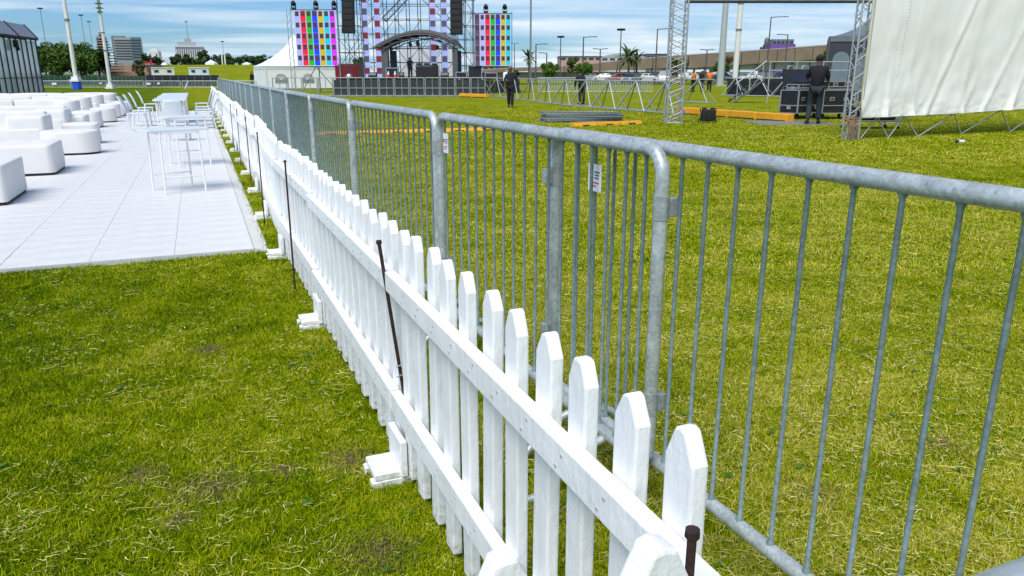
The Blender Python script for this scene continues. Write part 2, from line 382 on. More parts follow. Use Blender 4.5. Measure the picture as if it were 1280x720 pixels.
def skin(name, nodes, edges, m, parent=None, sub=1, root=0, smooth=True):
    """continuous limb/body surface from joints: nodes = [(x,y,z,rx,ry)]"""
    me = bpy.data.meshes.new(name); me.from_pydata([n[:3] for n in nodes], edges, [])
    o = bpy.data.objects.new(name, me); COL.objects.link(o)
    md = o.modifiers.new('skin', 'SKIN'); md.use_smooth_shade = True
    me.update()
    for i, n in enumerate(nodes):
        me.skin_vertices[0].data[i].radius = (n[3], n[4] if len(n) > 4 else n[3])
        me.skin_vertices[0].data[i].use_root = (i == root)
    o.modifiers.new('sub', 'SUBSURF').levels = sub
    dg = bpy.context.evaluated_depsgraph_get(); dg.update()
    me2 = bpy.data.meshes.new_from_object(o.evaluated_get(dg))
    o.modifiers.clear(); o.data = me2; me2.name = name
    me2.materials.clear(); me2.materials.append(m)
    for p in me2.polygons: p.use_smooth = True
    o.parent = parent
    return o

# ------------------------------------------------------------------ ground
def ground():
    b = MB(); S = 3000
    b.add([(-S, -S, 0), (S, -S, 0), (S, S, 0), (-S, S, 0)], [(0, 1, 2, 3)])
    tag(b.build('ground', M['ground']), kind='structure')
ground()

# deck axes
DA = V((-.3756, .9267, 0)); DB = V((-.9267, -.3756, 0)); DC = V((-2.085, 5.93, 0)); DROT = math.atan2(DA.y, DA.x)-pi/2
DECK_L, DECK_W = 25.4, 22.4
def in_deck(x, y, mrg=0.0):
    p = V((x, y, 0))-DC; a, b = p.dot(DA), p.dot(DB)
    return -mrg < a < DECK_L+mrg and -.14-mrg < b < DECK_W+mrg
def deck():
    TW, TL = .59, .295
    base = MB(); c = DC+DA*DECK_L/2+DB*DECK_W/2
    base.box((c.x, c.y, .0195), (DECK_W, DECK_L, .036), DROT)
    o = base.build('floor_deck', M['decklow']); tag(o, kind='structure')
    tm = MB().box((0, 0, 0), (TW-.002, TL-.0015, .012))
    t = tm.mesh('floor_panel', M['deck'], bevel=.0016)
    tiles = []
    for i in range(int(DECK_L/TL)):
        for j in range(int(DECK_W/TW)):
            p = DC+DA*(i+.5)*TL+DB*(j+.5)*TW
            r = V((p.x, p.y*_c+CH*_s, 0)); px = 640+FPX*p.x/(p.y*_c+CH*_s)
            vis = px > -30
            tiles.append((0 if vis else 1, p.length, p))
    tiles.sort(key=lambda q: (q[0], q[1]))
    rnd = random.Random(3)
    for k, (vz, L_, p) in enumerate(tiles[:290]):
        place('floor_panel', t, o, (p.x, p.y, .038+rnd.uniform(-.0007, .0007)), (rnd.uniform(-.0012, .0012), rnd.uniform(-.0012, .0012), DROT))
    rest = MB()
    for vz, L_, p in tiles[290:]: rest.box((p.x, p.y, .038+rnd.uniform(-.0007, .0007)), (TW-.005, TL-.005, .014), DROT)
    q = rest.build('floor_panel', M['deck'], o); q['kind'] = 'stuff'
    # bevelled edging ramp along the fence side
    e = MB(); n = 43; seg = DECK_L/n
    for i in range(n):
        a0 = DC+DA*(i*seg+.003)-DB*.003; a1 = DC+DA*((i+1)*seg-.003)-DB*.003
        w = -DB*.115
        vs = [a0+V((0, 0, .004)), a0+w+V((0, 0, .004)), a1+w+V((0, 0, .004)), a1+V((0, 0, .004)),
              a0+V((0, 0, .043)), a0+w+V((0, 0, .012)), a1+w+V((0, 0, .012)), a1+V((0, 0, .043))]
        e.add(vs, [(3, 2, 1, 0), (4, 5, 6, 7), (0, 1, 5, 4), (1, 2, 6, 5), (2, 3, 7, 6), (3, 0, 4, 7)])
    e.build('edge_ramp', M['deck'], o)
deck()

# ------------------------------------------------------------------ grass
def grass():
    hid = bpy.data.collections.new('grass_patches')
    def patch(name, size, nb, hmin, hmax, w, seed):
        rnd = random.Random(seed); vs = []; fs = []
        for i in range(nb):
            x, y = rnd.uniform(-size/2, size/2), rnd.uniform(-size/2, size/2)
            a = rnd.uniform(0, 2*pi); ln = rnd.uniform(hmin, hmax); tilt = min(1.45, abs(rnd.gauss(1.08, .34)))
            ww = w*rnd.uniform(.6, 1.3)/2
            dx, dy = cos(a)*sin(tilt), sin(a)*sin(tilt); dz = cos(tilt)
            a2 = a+rnd.uniform(-.7, .7)
            pa = V((-sin(a2), cos(a2), 0))*ww
            p0 = V((x, y, rnd.uniform(-.002, .008))); p1 = p0+V((dx, dy, dz+.25))*ln*.55
            p2 = p1+V((dx*1.2, dy*1.2, dz-.18+rnd.uniform(-.3, .1)))*ln*.5
            k = len(vs); vs += [p0-pa, p0+pa, p1+pa*.8, p1-pa*.8, p2]
            fs += [(k, k+1, k+2, k+3), (k+3, k+2, k+4)]
        for q in range(7 if size < 1 else 5):          # ragged clumps that the mower missed
            cx, cy = rnd.uniform(-size/2, size/2), rnd.uniform(-size/2, size/2); rr = rnd.uniform(.01, .035)
            for i in range(rnd.randint(14, 40)):
                a = rnd.uniform(0, 2*pi); p0 = V((cx+rnd.gauss(0, rr), cy+rnd.gauss(0, rr), 0)); ln = rnd.uniform(hmax*.9, hmax*1.7); tl = rnd.uniform(.3, 1.2)
                pa = V((-sin(a), cos(a), 0))*w*.55; p1 = p0+V((cos(a)*sin(tl), sin(a)*sin(tl), cos(tl)))*ln*.6; p2 = p1+V((cos(a)*1.0, sin(a)*1.0, .1))*ln*.35
                k = len(vs); vs += [p0-pa, p0+pa, p1+pa*.7, p1-pa*.7, p2]; fs += [(k, k+1, k+2, k+3), (k+3, k+2, k+4)]
        me = bpy.data.meshes.new(name); me.from_pydata([tuple(v) for v in vs], [], fs); me.materials.append(M['blade'])
        o = bpy.data.objects.new(name, me); hid.objects.link(o); return o
    def scatter(name, objs, pts, label):
        col = bpy.data.collections.new(name+'_source')
        for o in objs: col.objects.link(o)
        me = bpy.data.meshes.new(name); me.from_pydata(pts, [], []); me.materials.append(M['blade'])
        ob = bpy.data.objects.new(name, me); COL.objects.link(ob)
        ng = bpy.data.node_groups.new(name, 'GeometryNodeTree')
        ng.interface.new_socket('Geometry', in_out='INPUT', socket_type='NodeSocketGeometry')
        ng.interface.new_socket('Geometry', in_out='OUTPUT', socket_type='NodeSocketGeometry')
        N = ng.nodes; L = ng.links; gi = N.new('NodeGroupInput'); go = N.new('NodeGroupOutput')
        ci = N.new('GeometryNodeCollectionInfo'); ci.inputs[0].default_value = col; ci.inputs['Separate Children'].default_value = True; ci.inputs['Reset Children'].default_value = True
        ip = N.new('GeometryNodeInstanceOnPoints'); ip.inputs['Pick Instance'].default_value = True
        rv = N.new('FunctionNodeRandomValue'); rv.data_type = 'INT'
        ins = [s for s in rv.inputs if s.enabled]; 
        for s in rv.inputs:
            if s.enabled and s.name == 'Min': s.default_value = 0
            if s.enabled and s.name == 'Max': s.default_value = len(objs)-1
        ro = N.new('FunctionNodeRandomValue'); ro.data_type = 'FLOAT_VECTOR'
        for s in ro.inputs:
            if s.enabled and s.name == 'Min': s.default_value = (0, 0, 0)
            if s.enabled and s.name == 'Max': s.default_value = (0, 0, 6.283)
            if s.enabled and s.name == 'Seed': s.default_value = 5
        L.new([s for s in rv.outputs if s.enabled][0], ip.inputs['Instance Index'])
        L.new([s for s in ro.outputs if s.enabled][0], ip.inputs['Rotation'])
        L.new(gi.outputs[0], ip.inputs['Points']); L.new(ci.outputs[0], ip.inputs['Instance']); L.new(ip.outputs[0], go.inputs[0])
        md = ob.modifiers.new('grass', 'NODES'); md.node_group = ng
        tag(ob, label, 'grass', kind='stuff')
    near = [patch('grass_tuft', .46, 5600, .013, .031, .0026, 10+i) for i in range(6)]
    mid = [patch('grass_tuft', .95, 6500, .016, .036, .0052, 30+i) for i in range(4)]
    far = [patch('grass_tuft', 2.4, 9000, .02, .042, .011, 50+i) for i in range(3)]
    rnd = random.Random(2)
    def pts(step, y0, y1):
        out = []
        y = y0
        while y < y1:
            half = (y*1.03+.6)*.72+step
            x = -half
            while x < half:
                px, py = x+rnd.uniform(-.2, .2)*step, y+rnd.uniform(-.2, .2)*step
                if not in_deck(px, py, -.1): out.append((px, py, 0))
                x += step
            y += step
        return out
    scatter('grass', near, pts(.30, .7, 5.2), 'short mown grass close to the camera on both sides of the picket fence')
    scatter('grass', mid, pts(.66, 5.0, 12.5), 'mown grass around the floor deck and behind the steel barriers')
    scatter('grass', far, pts(1.7, 12.2, 34), 'mown grass of the far half of the field towards the stage')
    cr = MB(); rc = random.Random(12)
    for p, rad in SPOTS:
        for i in range(int(130*rad/.12)):
            a = rc.uniform(0, 2*pi); q = abs(rc.gauss(0, rad*.55)); s_ = rc.uniform(.002, .007)
            cr.box((p.x+cos(a)*q*1.3, p.y+sin(a)*q, rc.uniform(.008, .022)), (s_, s_*rc.uniform(.5, 1.4), s_*.7), rc.uniform(0, 3))
    tag(cr.build('soil_crumbs', mat('dry_soil', (.16, .11, .06), .95, 0, .5, 60)), 'crumbs of dry soil in the worn spots of the lawn', 'soil', kind='stuff')
    wd_ = MB()
    for i in range(420):                                # small flat-leaved weeds
        y = 1.0+6.5*rc.random()**1.4; half = (y*1.03+.6)*.7; x = rc.uniform(-half, half)
        if in_deck(x, y, .05) or mnoise.noise(V((x*1.3, y*1.3, 20))) < .05: continue
        for j in range(rc.randint(4, 7)):
            a = rc.uniform(0, 2*pi); L_ = rc.uniform(.012, .028); d = V((cos(a), sin(a), .15)); n_ = V((-sin(a), cos(a), 0)); p = V((x, y, .022))
            wd_.add([p, p+d*L_*.5+n_*L_*.28, p+d*L_, p+d*L_*.5-n_*L_*.28], [(0, 1, 2, 3)])
    tag(wd_.build('lawn_weeds', leaf_mat('weed_leaf', (.03, .085, .01), (.10, .22, .02))), 'small flat leaved weeds growing in the mown lawn', 'weeds', kind='stuff')
    # pale dry clippings lying on the turf
    b = MB(); rs = random.Random(4)
    n = 0
    while n < 30000:
        y = .9+8.5*rs.random()**1.6; half = (y*1.03+.6)*.72; x = rs.uniform(-half, half)
        if in_deck(x, y, .02): continue
        side = x+.44*y
        dens = mnoise.noise(V((x*1.6, y*1.6, 3)))*.55+mnoise.noise(V((x*6, y*6, 9)))*.45+(.22 if side > 1.1 else -.04)
        if rs.random() > .30+dens*1.2: continue
        n += 1
        L_ = rs.uniform(.012, .05) if rs.random() < .88 else rs.uniform(.05, .13); a = rs.uniform(0, 2*pi); k = rs.gauss(0, 20)
        w = rs.uniform(.0005, .0011)*(1+y*.16)*(1.2 if side > 1.1 else 1)
        p = V((x, y, rs.uniform(.016, .030))); vs = []
        for i in range(4):
            t = V((cos(a), sin(a), rs.uniform(-.12, .12))); nn = V((-sin(a), cos(a), rs.uniform(-.6, .6)))
            ww = w*(1-.25*i); vs += [p-nn*ww, p+nn*ww]; p = p+t*L_/3; a += k*L_/3
            p.z = max(.012, p.z)
        b.add(vs, [(0, 1, 3, 2), (2, 3, 5, 4), (4, 5, 7, 6)])
    o = b.build('dry_clippings', leaf_mat('dry_clipping', (.30, .32, .03), (.80, .72, .28)))
    tag(o, 'pale dry grass clippings scattered over the lawn', 'clippings', kind='stuff')
grass()

# ------------------------------------------------------------------ picket fence
FA = V((.266, .92, 0)); FDIR = V((-.42, 1, 0)).normalized()      # picket plane line
FP0 = V((-.161, 1.926, 0)); FN = V((FDIR.y, -FDIR.x, 0))          # FN points to the barrier side
def picket_meshes():
    out = []
    rnd = random.Random(11)
    for k in range(8):
        w = .068+rnd.uniform(-.003, .003); t = .028; h = .885; c1 = rnd.uniform(.019, .025); ch = rnd.uniform(.038, .052)
        j = lambda: rnd.uniform(-.002, .002)
        out_ = [(-w/2, 0), (w/2, 0), (w/2+j(), h*.5), (w/2, h-ch+j()), (w/2-c1, h-.003+j()), (0, h+j()), (-w/2+c1, h-.003+j()), (-w/2, h-ch+j()), (-w/2+j(), h*.5)]
        b = MB(); mt = Matrix(((1, 0, 0, 0), (0, 0, 1, 0), (0, 1, 0, 0), (0, 0, 0, 1)))
        b.prism(out_, -t/2, t/2, mtx=mt)
        me = b.mesh('picket', M['paint'], bevel=.0045, seg=2)
        for p in me.polygons: p.use_smooth = False
        out.append(me)
    return out
PK = picket_meshes()
def fence_panel(p0, p1, label, side=1, first_off=.05, n=None, feet=True, group='white picket fence panels', seed=0, lead=0, zoff=0, skip0=False, nails=False):
    """a panel from p0 to p1 (ground points); rails on the camera's left side of travel"""
    rnd = random.Random(seed); d = (p1-p0); L_ = d.length; rz = math.atan2(d.y, d.x)
    t = empty('picket_fence_panel', p0, rz, label, 'fence panel', group)
    n = n or max(2, int(round(L_/.1485)))
    step = L_/n
    for i in range(n):
        if skip0 and i == 0: continue
        x = (i+.5)*step+rnd.uniform(-.004, .004)
        o = place('picket', rnd.choice(PK), t, (x, rnd.uniform(-.002, .002), .035+zoff+rnd.uniform(-.008, .008)), (rnd.uniform(-.006, .006), rnd.uniform(-.012, .012), rnd.uniform(-.02, .02)+(pi if rnd.random() < .5 else 0)))
    ys = .0145+.018
    for z, h in ((.7325, .066), (.297, .074)):
        b = MB(); b.box((L_/2-lead/2, ys*side, z), (L_-.012+lead, .035, h))
        o = b.build('rail', M['paint'], t, bevel=.003, seg=2)
        if nails:
            q = MB()
            for i in range(n):
                for dx, dz in ((-.012, .015), (.014, -.013)):
                    x = (i+.5)*step+dx+rnd.uniform(-.004, .004); zz = z+dz+rnd.uniform(-.004, .004); q.tube([(x, side*(ys+.0165), zz), (x, side*(ys+.0192), zz)], .0034, 6)
            q.build('nail_heads', NAIL, o)['kind'] = 'stuff'
    return t
def timber_foot(loc, rz, label):
    """low white timber foot: a cross plate over two bearers with a cheek board"""
    t = empty('timber_foot', loc, rz, label, 'fence foot', 'white timber feet of the picket fence')
    MB().box((-.082, 0, .046), (.105, .150, .026)).build('top_plate', M['paint'], t, bevel=.003, seg=1)
    MB().box((-.05, .056, .017), (.19, .042, .030)).build('bearer', M['paint'], t, bevel=.003)
    MB().box((-.05, -.056, .017), (.19, .042, .030)).build('bearer', M['paint'], t, bevel=.003)
    MB().box((-.031, 0, .105), (.024, .175, .135)).build('cheek_board', M['paint'], t, bevel=.003)
    return t
def stake(top, bot, label):
    """rusty bar passing in front of the upper rail and behind the lower one"""
    t = empty('rusty_stake', bot, 0, label, 'stake', 'rusty iron stakes tied to the picket fence')
    q = top-bot; u = q.normalized()
    MB().tube([(0, 0, -.02), q-u*.012], .0062, 8).build('shaft', M['rust'], t)
    MB().tube([q-u*.014, q-u*.010, q], [.0070, .0098, .0092], 10).build('head', M['rust'], t)
    return t
def on_fence(y):
    if y <= 6: x = FP0.x-.42*(y-FP0.y)
    elif y <= 10: x = -1.872-.382*(y-6)
    else: x = -3.40-.408*(y-10)
    return V((x, y, 0))
SY = [.83, 2.45]
while SY[-1] < 30.5: SY.append(SY[-1]+1.678)
RET = []; NAIL = mat('painted_nail', (.45, .42, .38), .5)
def fences():
    rnd = random.Random(5); n = len(SY)-1; prev = 0.0
    for i in range(n):
        lab = 'nearest white picket fence panel running past the return corner' if i == 0 else f'{ORD[i]} white picket fence panel from the camera beside the steel barriers'
        p0, p1 = on_fence(SY[i]), on_fence(SY[i+1])
        if i == 0: p0 = on_fence(.876)
        off = FN*rnd.uniform(-.02, .02) if i > 1 else V((0, 0, 0))
        t = fence_panel(p0+off, p1+off, lab, seed=i, n=(11 if i == 0 else 12), lead=(.22 if i == 0 else 0), nails=(i < 3))
        if i > 1: t.location.z = rnd.uniform(-.016, .016); t.rotation_euler.x = rnd.uniform(-.018, .018); t.rotation_euler.y = rnd.uniform(-.005, .005)
    # return panel at the camera's feet
    q0 = V((.147, .752, 0)); dr = V((-.157, -.071, 0)).normalized(); stp = .172
    RET.append(fence_panel(q0-dr*stp/2, q0+dr*(stp*9.5), 'white picket fence panel turning across the bottom of the picture', side=-1, seed=77, n=10, zoff=-.002, skip0=True))
    for i in range(1, n+1):
        p = on_fence(SY[i])
        timber_foot(p, math.atan2(FN.y, FN.x), f'{ORD[i-1]} white timber foot from the camera under the picket fence')
    for i, y in enumerate((2.45, 4.86, 7.15, 9.9, 11.9, 14.0)):
        k = round((y-SY[1])/(1.678/12)); y = SY[1]+k*1.678/12; q = on_fence(y); al = FDIR*rnd.uniform(-.01, .01)
        stake(q-FN*.064+V((0, 0, .872))+al, (q+FN*.038-al*.5) if i == 0 else (q-FN*(.067+rnd.uniform(0, .012))-al), f'{ORD[i+1]} rusty iron stake from the camera standing against the picket fence')
    stake(V((.222, .807, .862)), V((.222, .807, 0)), 'rusty iron stake nearest the camera at the fence corner')
    ep = MB(); mt = Matrix(((1, 0, 0, 0), (0, 0, 1, 0), (0, 1, 0, 0), (0, 0, 0, 1)))
    w = .092; ep.prism([(-w/2, 0), (w/2, 0), (w/2, .83), (.016, .898), (.0, .902), (-.018, .896), (-w/2, .835)], -.019, .019, mtx=mt)
    o = ep.build('end_post', M['paint'], RET[0], (.086-.172*0, .03, .0), 0, bevel=.005, seg=2)
fences()
SPW = on_fence(2.45)-FN*.01
# wire ties and a thin cable at the second stake
tw = MB(); c = SPW+V((0, 0, .36))
tw.tube([c+V((.014*cos(a), .014*sin(a), .006*a)) for a in [i*.7 for i in range(20)]]+[c+V((.05, .02, .06)), c+V((.075, -.02, .02))], .0014, 5)
tag(tw.build('wire_tie', M['galv']), 'thin wire tie around the second rusty stake', 'wire')

# ------------------------------------------------------------------ crowd-control barriers
BZ, BR = 1.192, .021
def barrier_meshes():
    d = {}
    d['bar'] = MB().tube([(0, 0, .200), (0, 0, .227), (0, 0, .233), (0, 0, .7), (0, 0, BZ-.030), (0, 0, BZ-.024), (0, 0, BZ-.012)], [.0115, .0105, .0062, .0062, .0062, .0098, .0115], 8).mesh('bar', M['galv_bar'])
    d['barlow'] = MB().tube([(0, 0, .200), (0, 0, BZ-.012)], .0072, 5).mesh('bar', M['galv_bar'])
    return d
BM_ = barrier_meshes()
_frames = {}
def barrier(p0, p1, label, nb=17, low=False, offs=None, foot=True, group='steel crowd barriers'):
    d = p1-p0; L_ = round(d.length, 3); rz = math.atan2(d.y, d.x)
    t = empty('crowd_barrier', p0, rz, label, 'barrier', group)
    key = (L_, low)
    if key not in _frames:
        n = 8 if low else 18; rc = .075
        def arc(cx, cz, a0, a1): return [(cx+rc*cos(a), 0, cz+rc*sin(a)) for a in [a0+(a1-a0)*i/6 for i in range(7)]]
        pts = [(0+BR, 0, .35)]+[(BR, 0, .9)]+arc(BR+rc, BZ-rc, pi, pi/2)+[(L_/2, 0, BZ)]+arc(L_-BR-rc, BZ-rc, pi/2, 0)+[(L_-BR, 0, .6)]+arc(L_-BR-rc, .200+rc, 0, -pi/2)+[(L_/2, 0, .200)]+arc(BR+rc, .200+rc, -pi/2, -pi)+[(BR, 0, .36)]
        fr = MB().tube(pts, [BR if (p[2] > .5 or True) else BR for p in pts], n).mesh('frame', M['galv'])
        ft = MB().tube([(0, -.32, .012), (0, -.26, .018), (0, -.12, .15), (0, 0, .188), (0, .12, .15), (0, .26, .018), (0, .32, .012)], .016, 6 if low else 10).mesh('foot', M['galv'])
        lug = MB().tube([(0, 0, -.035), (0, 0, .035)], .027, 10).mesh('hook_collar', M['galv'])
        _frames[key] = (fr, ft, lug)
    fr, ft, lug = _frames[key]
    place('frame', fr, t)
    for x in (offs if offs is not None else [(i+1)*L_/(nb+1) for i in range(nb)]):
        place('bar', BM_['barlow' if low else 'bar'], t, (x, 0, 0))
    if foot:
        for x in (.27, L_-.27): place('foot', ft, t, (x, 0, 0))
    if not low:
        for x in (BR, L_-BR):
            for z in (1.03, .42):
                o = MB(); o.tube([(x, 0, z-.035), (x, 0, z+.035)], .0235, 12); o.box((x+.0 , -.034, z), (.030, .030, .055)); o.build('hook_collar', M['galv_coll'], t, bevel=.0015)
    return t
BJ = [V((.440, 2.115, 0)), V((-.385, 3.962, 0)), V((-1.205, 5.77, 0)), V((-1.95, 7.50, 0)), V((-2.70, 9.30, 0))]
bd = V((-.408, 1, 0)).normalized()
while BJ[-1].y < 35: BJ.append(BJ[-1]+bd*2.02)
def barriers():
    n = V((.911, .412, 0)); d0 = (BJ[0]-BJ[1]).normalized()
    # nearest panel, hooked behind the next one
    ps = BJ[0]-d0*.80+n*.046; L_ = 2.02
    nn = V((.911, .412, 0)); offs = []
    for px, py in ((855, 200), (887, 206), (925, 211), (967, 219), (1014, 228), (1070, 239), (1131, 250), (1204, 263)):
        r = ray(px, py); k = ps.dot(nn)/r.dot(nn); offs.append((V((r.x*k, r.y*k, 0))-ps).dot(d0))
    sp_ = (offs[-1]-offs[0])/7; lo = offs[0]
    while offs[0]-sp_ > .09: offs.insert(0, offs[0]-sp_)
    while offs[-1]+sp_ < L_-.05: offs.append(offs[-1]+sp_)
    t = barrier(ps, ps+d0*L_, 'nearest steel crowd barrier leaving the picture at the right edge', offs=offs)
    for i in range(len(BJ)-1):
        a, b = BJ[i], BJ[i+1]
        dd = (b-a).normalized()
        barrier(a+dd*.008, b-dd*.012, (f'{ORD[i+1]} steel crowd barrier from the camera beside the picket fence'), nb=18, low=i > 3)
    # barrier returning across the camera's hands
    e0, e1 = G(1159, 722, BZ+BR*.6), G(1282, 678, BZ+BR*.6)
    dr = (e1-e0).normalized(); q = V((e0.x, e0.y, 0))+V((.006, -.022, 0)); q2 = q+V((dr.x, dr.y, 0))*.75; q1 = q-V((dr.x, dr.y, 0))*1.25
    barrier(q1, q2, 'blurred blue-grey barrier rail crossing the bottom right corner', nb=17)
barriers()
def notice(p, rz, label, w=.062, h=.145):
    t = empty('notice_plate', p, rz, label, 'sign')
    MB().box((0, 0, 0), (w, .003, h)).build('plate', M['white'], t, bevel=.0008)
    red = mat('red_print', (.55, .02, .03), .5); gry = mat('grey_print', (.12, .12, .14), .5)
    b = MB().tube([(-.020, -.0026, .012), (-.020, -.0016, .012)], .011, 14, smooth=False); b.build('red_mark', red, t)
    b = MB()
    for i, (z, x0, x1) in enumerate(((.020, .0, .034), (.010, .002, .030), (.0, .0, .026))): b.box(((x0+x1)/2, -.0020, z), (x1-x0, .001, .005))
    b.build('print', gry, t)
    b = MB()
    for i, (z, x0, x1) in enumerate(((-.016, -.030, .03), (-.027, -.030, .012))): b.box(((x0+x1)/2, -.0020, z), (x1-x0, .001, .004))
    b.build('print', red, t)
BRZ = math.atan2(1, -.448)
_n = V((.911, .412, 0))
def onb(px, py, off=0.0):
    r = ray(px, py); q = (BJ[0]+_n*off).dot(_n); t = q/r.dot(_n); return V((r.x*t, r.y*t, CH+r.z*t))
notice(onb(560, 179, .0)-_n*.012, BRZ+pi, 'small white notice plate on the second barrier beside its far post', .070, .095)
notice(onb(747, 222, .046)-_n*.011, BRZ+pi, 'small white notice plate with red mark on the bars left of the near barrier bend', .085, .092)

# ================================================================== lounge furniture on the deck
DZ = .044
def rounded_rect(w, d, r, n=5):
    out = []
    for cx, cy, a0 in ((w/2-r, -d/2+r, -pi/2), (w/2-r, d/2-r, 0), (-w/2+r, d/2-r, pi/2), (-w/2+r, -d/2+r, pi)):
        for i in range(n+1):
            a = a0+pi/2*i/n; out.append((cx+r*cos(a), cy+r*sin(a)))
    return out
def cushion_mesh(w, d, h, r, name, z0=0, seed=0, crown=.015, wr=.006):
    """upholstered block: rounded plan, softened top edge, slight sag and creases"""
    ring = rounded_rect(w, d, r, 6); prof = [(0, 1.0, 0), (h*.08, 1.0, .004), (h*.5, 1.0, .0), (h*.86, 1.0, 0), (h*.955, 1, -.004), (h*.988, 1, -.014), (h, 1, -.032)]
    vs = []; n = len(ring); fs = []
    for z, k, ins in prof:
        for i, (x, y) in enumerate(ring):
            L_ = sqrt(x*x+y*y); q = 1+ins/L_
            nn = mnoise.noise(V((x*3+seed, y*3, z*7)))*wr*2.2
            vs.append((x*q+nn*x/L_, y*q+nn*y/L_, z0+z))
    for j in range(len(prof)-1):
        for i in range(n): fs.append((j*n+i, j*n+(i+1) % n, (j+1)*n+(i+1) % n, (j+1)*n+i))
    # top: two shrinking rings and a centre
    b = (len(prof)-1)*n
    for q, zz in ((.66, crown*.7), (.3, crown)):
        k = len(vs)
        for (x, y) in ring:
            vs.append((x*q, y*q, z0+h+zz+mnoise.noise(V((x*5+seed, y*5, 1)))*wr))
        for i in range(n): fs.append((b+i, b+(i+1) % n, k+(i+1) % n, k+i))
        b = k
    vs.append((0, 0, z0+h+crown)); c = len(vs)-1
    for i in range(n): fs.append((b+i, b+(i+1) % n, c))
    m = MB(); m.add(vs, fs, 0, True); return m
def pouffe(corner, w, d, h, r, label, base=True, rz=None, seed=0):
    """corner = front right ground corner; the block runs left along DB and back along DA"""
    c = V((corner.x, corner.y, 0))+DB*w/2+DA*d/2
    t = empty('pouffe', (c.x, c.y, DZ), DROT if rz is None else rz, label, 'pouffe', 'white covered pouffes on the floor deck')
    z = .035
    cushion_mesh(w, d, h-z, r, 'cover', z, seed).build('cover', M['sofa'], t)
    b = MB(); b.prism(rounded_rect(w-.03, d-.03, max(.02, r-.015), 4), .0, .04); b.build('base', M['black'], t)
    m = MB(); m.tube([(-w/2+r*.6, -d/2+.05, h+.004), (w/2-r*.6, -d/2+.05, h+.004)], .004, 4); m.build('seam', M['sofa'], t)
    return t
pouffe(G(10, 257, DZ), .80, 1.12, .42, .05, 'white cube pouffe nearest the camera, cut by the left edge of the picture', seed=1)
pouffe(G(70, 219, DZ), .72, 1.0, .42, .09, 'white pouffe with rounded front corner and folded cover, second from the camera', seed=2)
pouffe(G(124, 193, DZ), .90, .72, .40, .30, 'round-ended white pouffe with a dark base, third from the camera', seed=3)
pouffe(G(124, 180, DZ), .62, .6, .40, .12, 'white pouffe tucked behind the round-ended pouffe', seed=4)
pouffe(G(109, 168, DZ), .66, .9, .42, .08, 'square white pouffe in front of the second sofa row', seed=5)
pouffe(G(126, 160, DZ), .62, .9, .42, .2, 'white pouffe with soft corners between two sofa rows', seed=6)
pouffe(G(145, 153, DZ), .66, .8, .40, .30, 'round white pouffe with black base under the far sofas', seed=7)
pouffe(G(150, 147.5, DZ), .55, .8, .42, .2, 'white pouffe just behind the far round pouffe', seed=8)
pouffe(G(156, 145, DZ), .5, .8, .42, .1, 'narrow white pouffe near the far end of the deck', seed=9)
pouffe(G(161, 142.5, DZ), .5, .8, .42, .08, 'farthest small white pouffe at the end of the deck', seed=10)
def sofa(corner, w, d, hs, hb, label, curved=False, arm=True, seed=0):
    c = V((corner.x, corner.y, 0))+DB*w/2+DA*d/2
    t = empty('sofa', (c.x, c.y, DZ), DROT, label, 'sofa', 'white covered sofas on the floor deck')
    r = .30 if curved else .07
    n = max(1, int(round(w/1.5)))
    for i in range(n):
        m = cushion_mesh(w/n-.012, d-.24, hs-.035, .05 if not curved else .09, 'seat', .035, seed+i)
        m.build('seat', M['sofa'], t, (-w/2+(i+.5)*w/n, -.12, 0))
    for i in range(n):
        m = cushion_mesh(w/n-.01, .26, hb-.035, .06, 'backrest', .035, seed+9+i)
        m.build('backrest', M['sofa'], t, (-w/2+(i+.5)*w/n, d/2-.13, 0))
    if arm:
        if curved: cushion_mesh(.55, d, hb-.05, .25, 'arm', .035, seed+3).build('arm', M['sofa'], t, (w/2-.15, .02, 0))
        else: cushion_mesh(.62, d-.05, hb-.09, .07, 'arm', .035, seed+3).build('arm', M['sofa'], t, (w/2-.25, -.01, 0))
    MB().box((0, 0, .02), (w-.05, d-.05, .036)).build('base', M['black'], t)
    return t
sofa(G(56, 187, DZ), 2.6, .95, .38, .66, 'nearest white sofa with a square arm block, cut by the left edge', seed=20)
sofa(G(82, 171, DZ), 3.6, .95, .38, .64, 'second white sofa row with a long straight back', seed=24)
sofa(G(92, 157, DZ), 4.4, 1.1, .38, .66, 'third white sofa row ending in a curved back', True, seed=30)
sofa(G(108, 149, DZ), 4.6, 1.1, .38, .66, 'fourth white sofa row ending in a curved back', True, seed=36)
sofa(G(124, 143, DZ), 4.8, 1.1, .38, .66, 'fifth white sofa row with its rounded end near the deck pouffes', True, seed=42)
sofa(G(142, 139.5, DZ), 5.0, 1.1, .38, .66, 'farthest white sofa row with a rounded right end', True, seed=48)

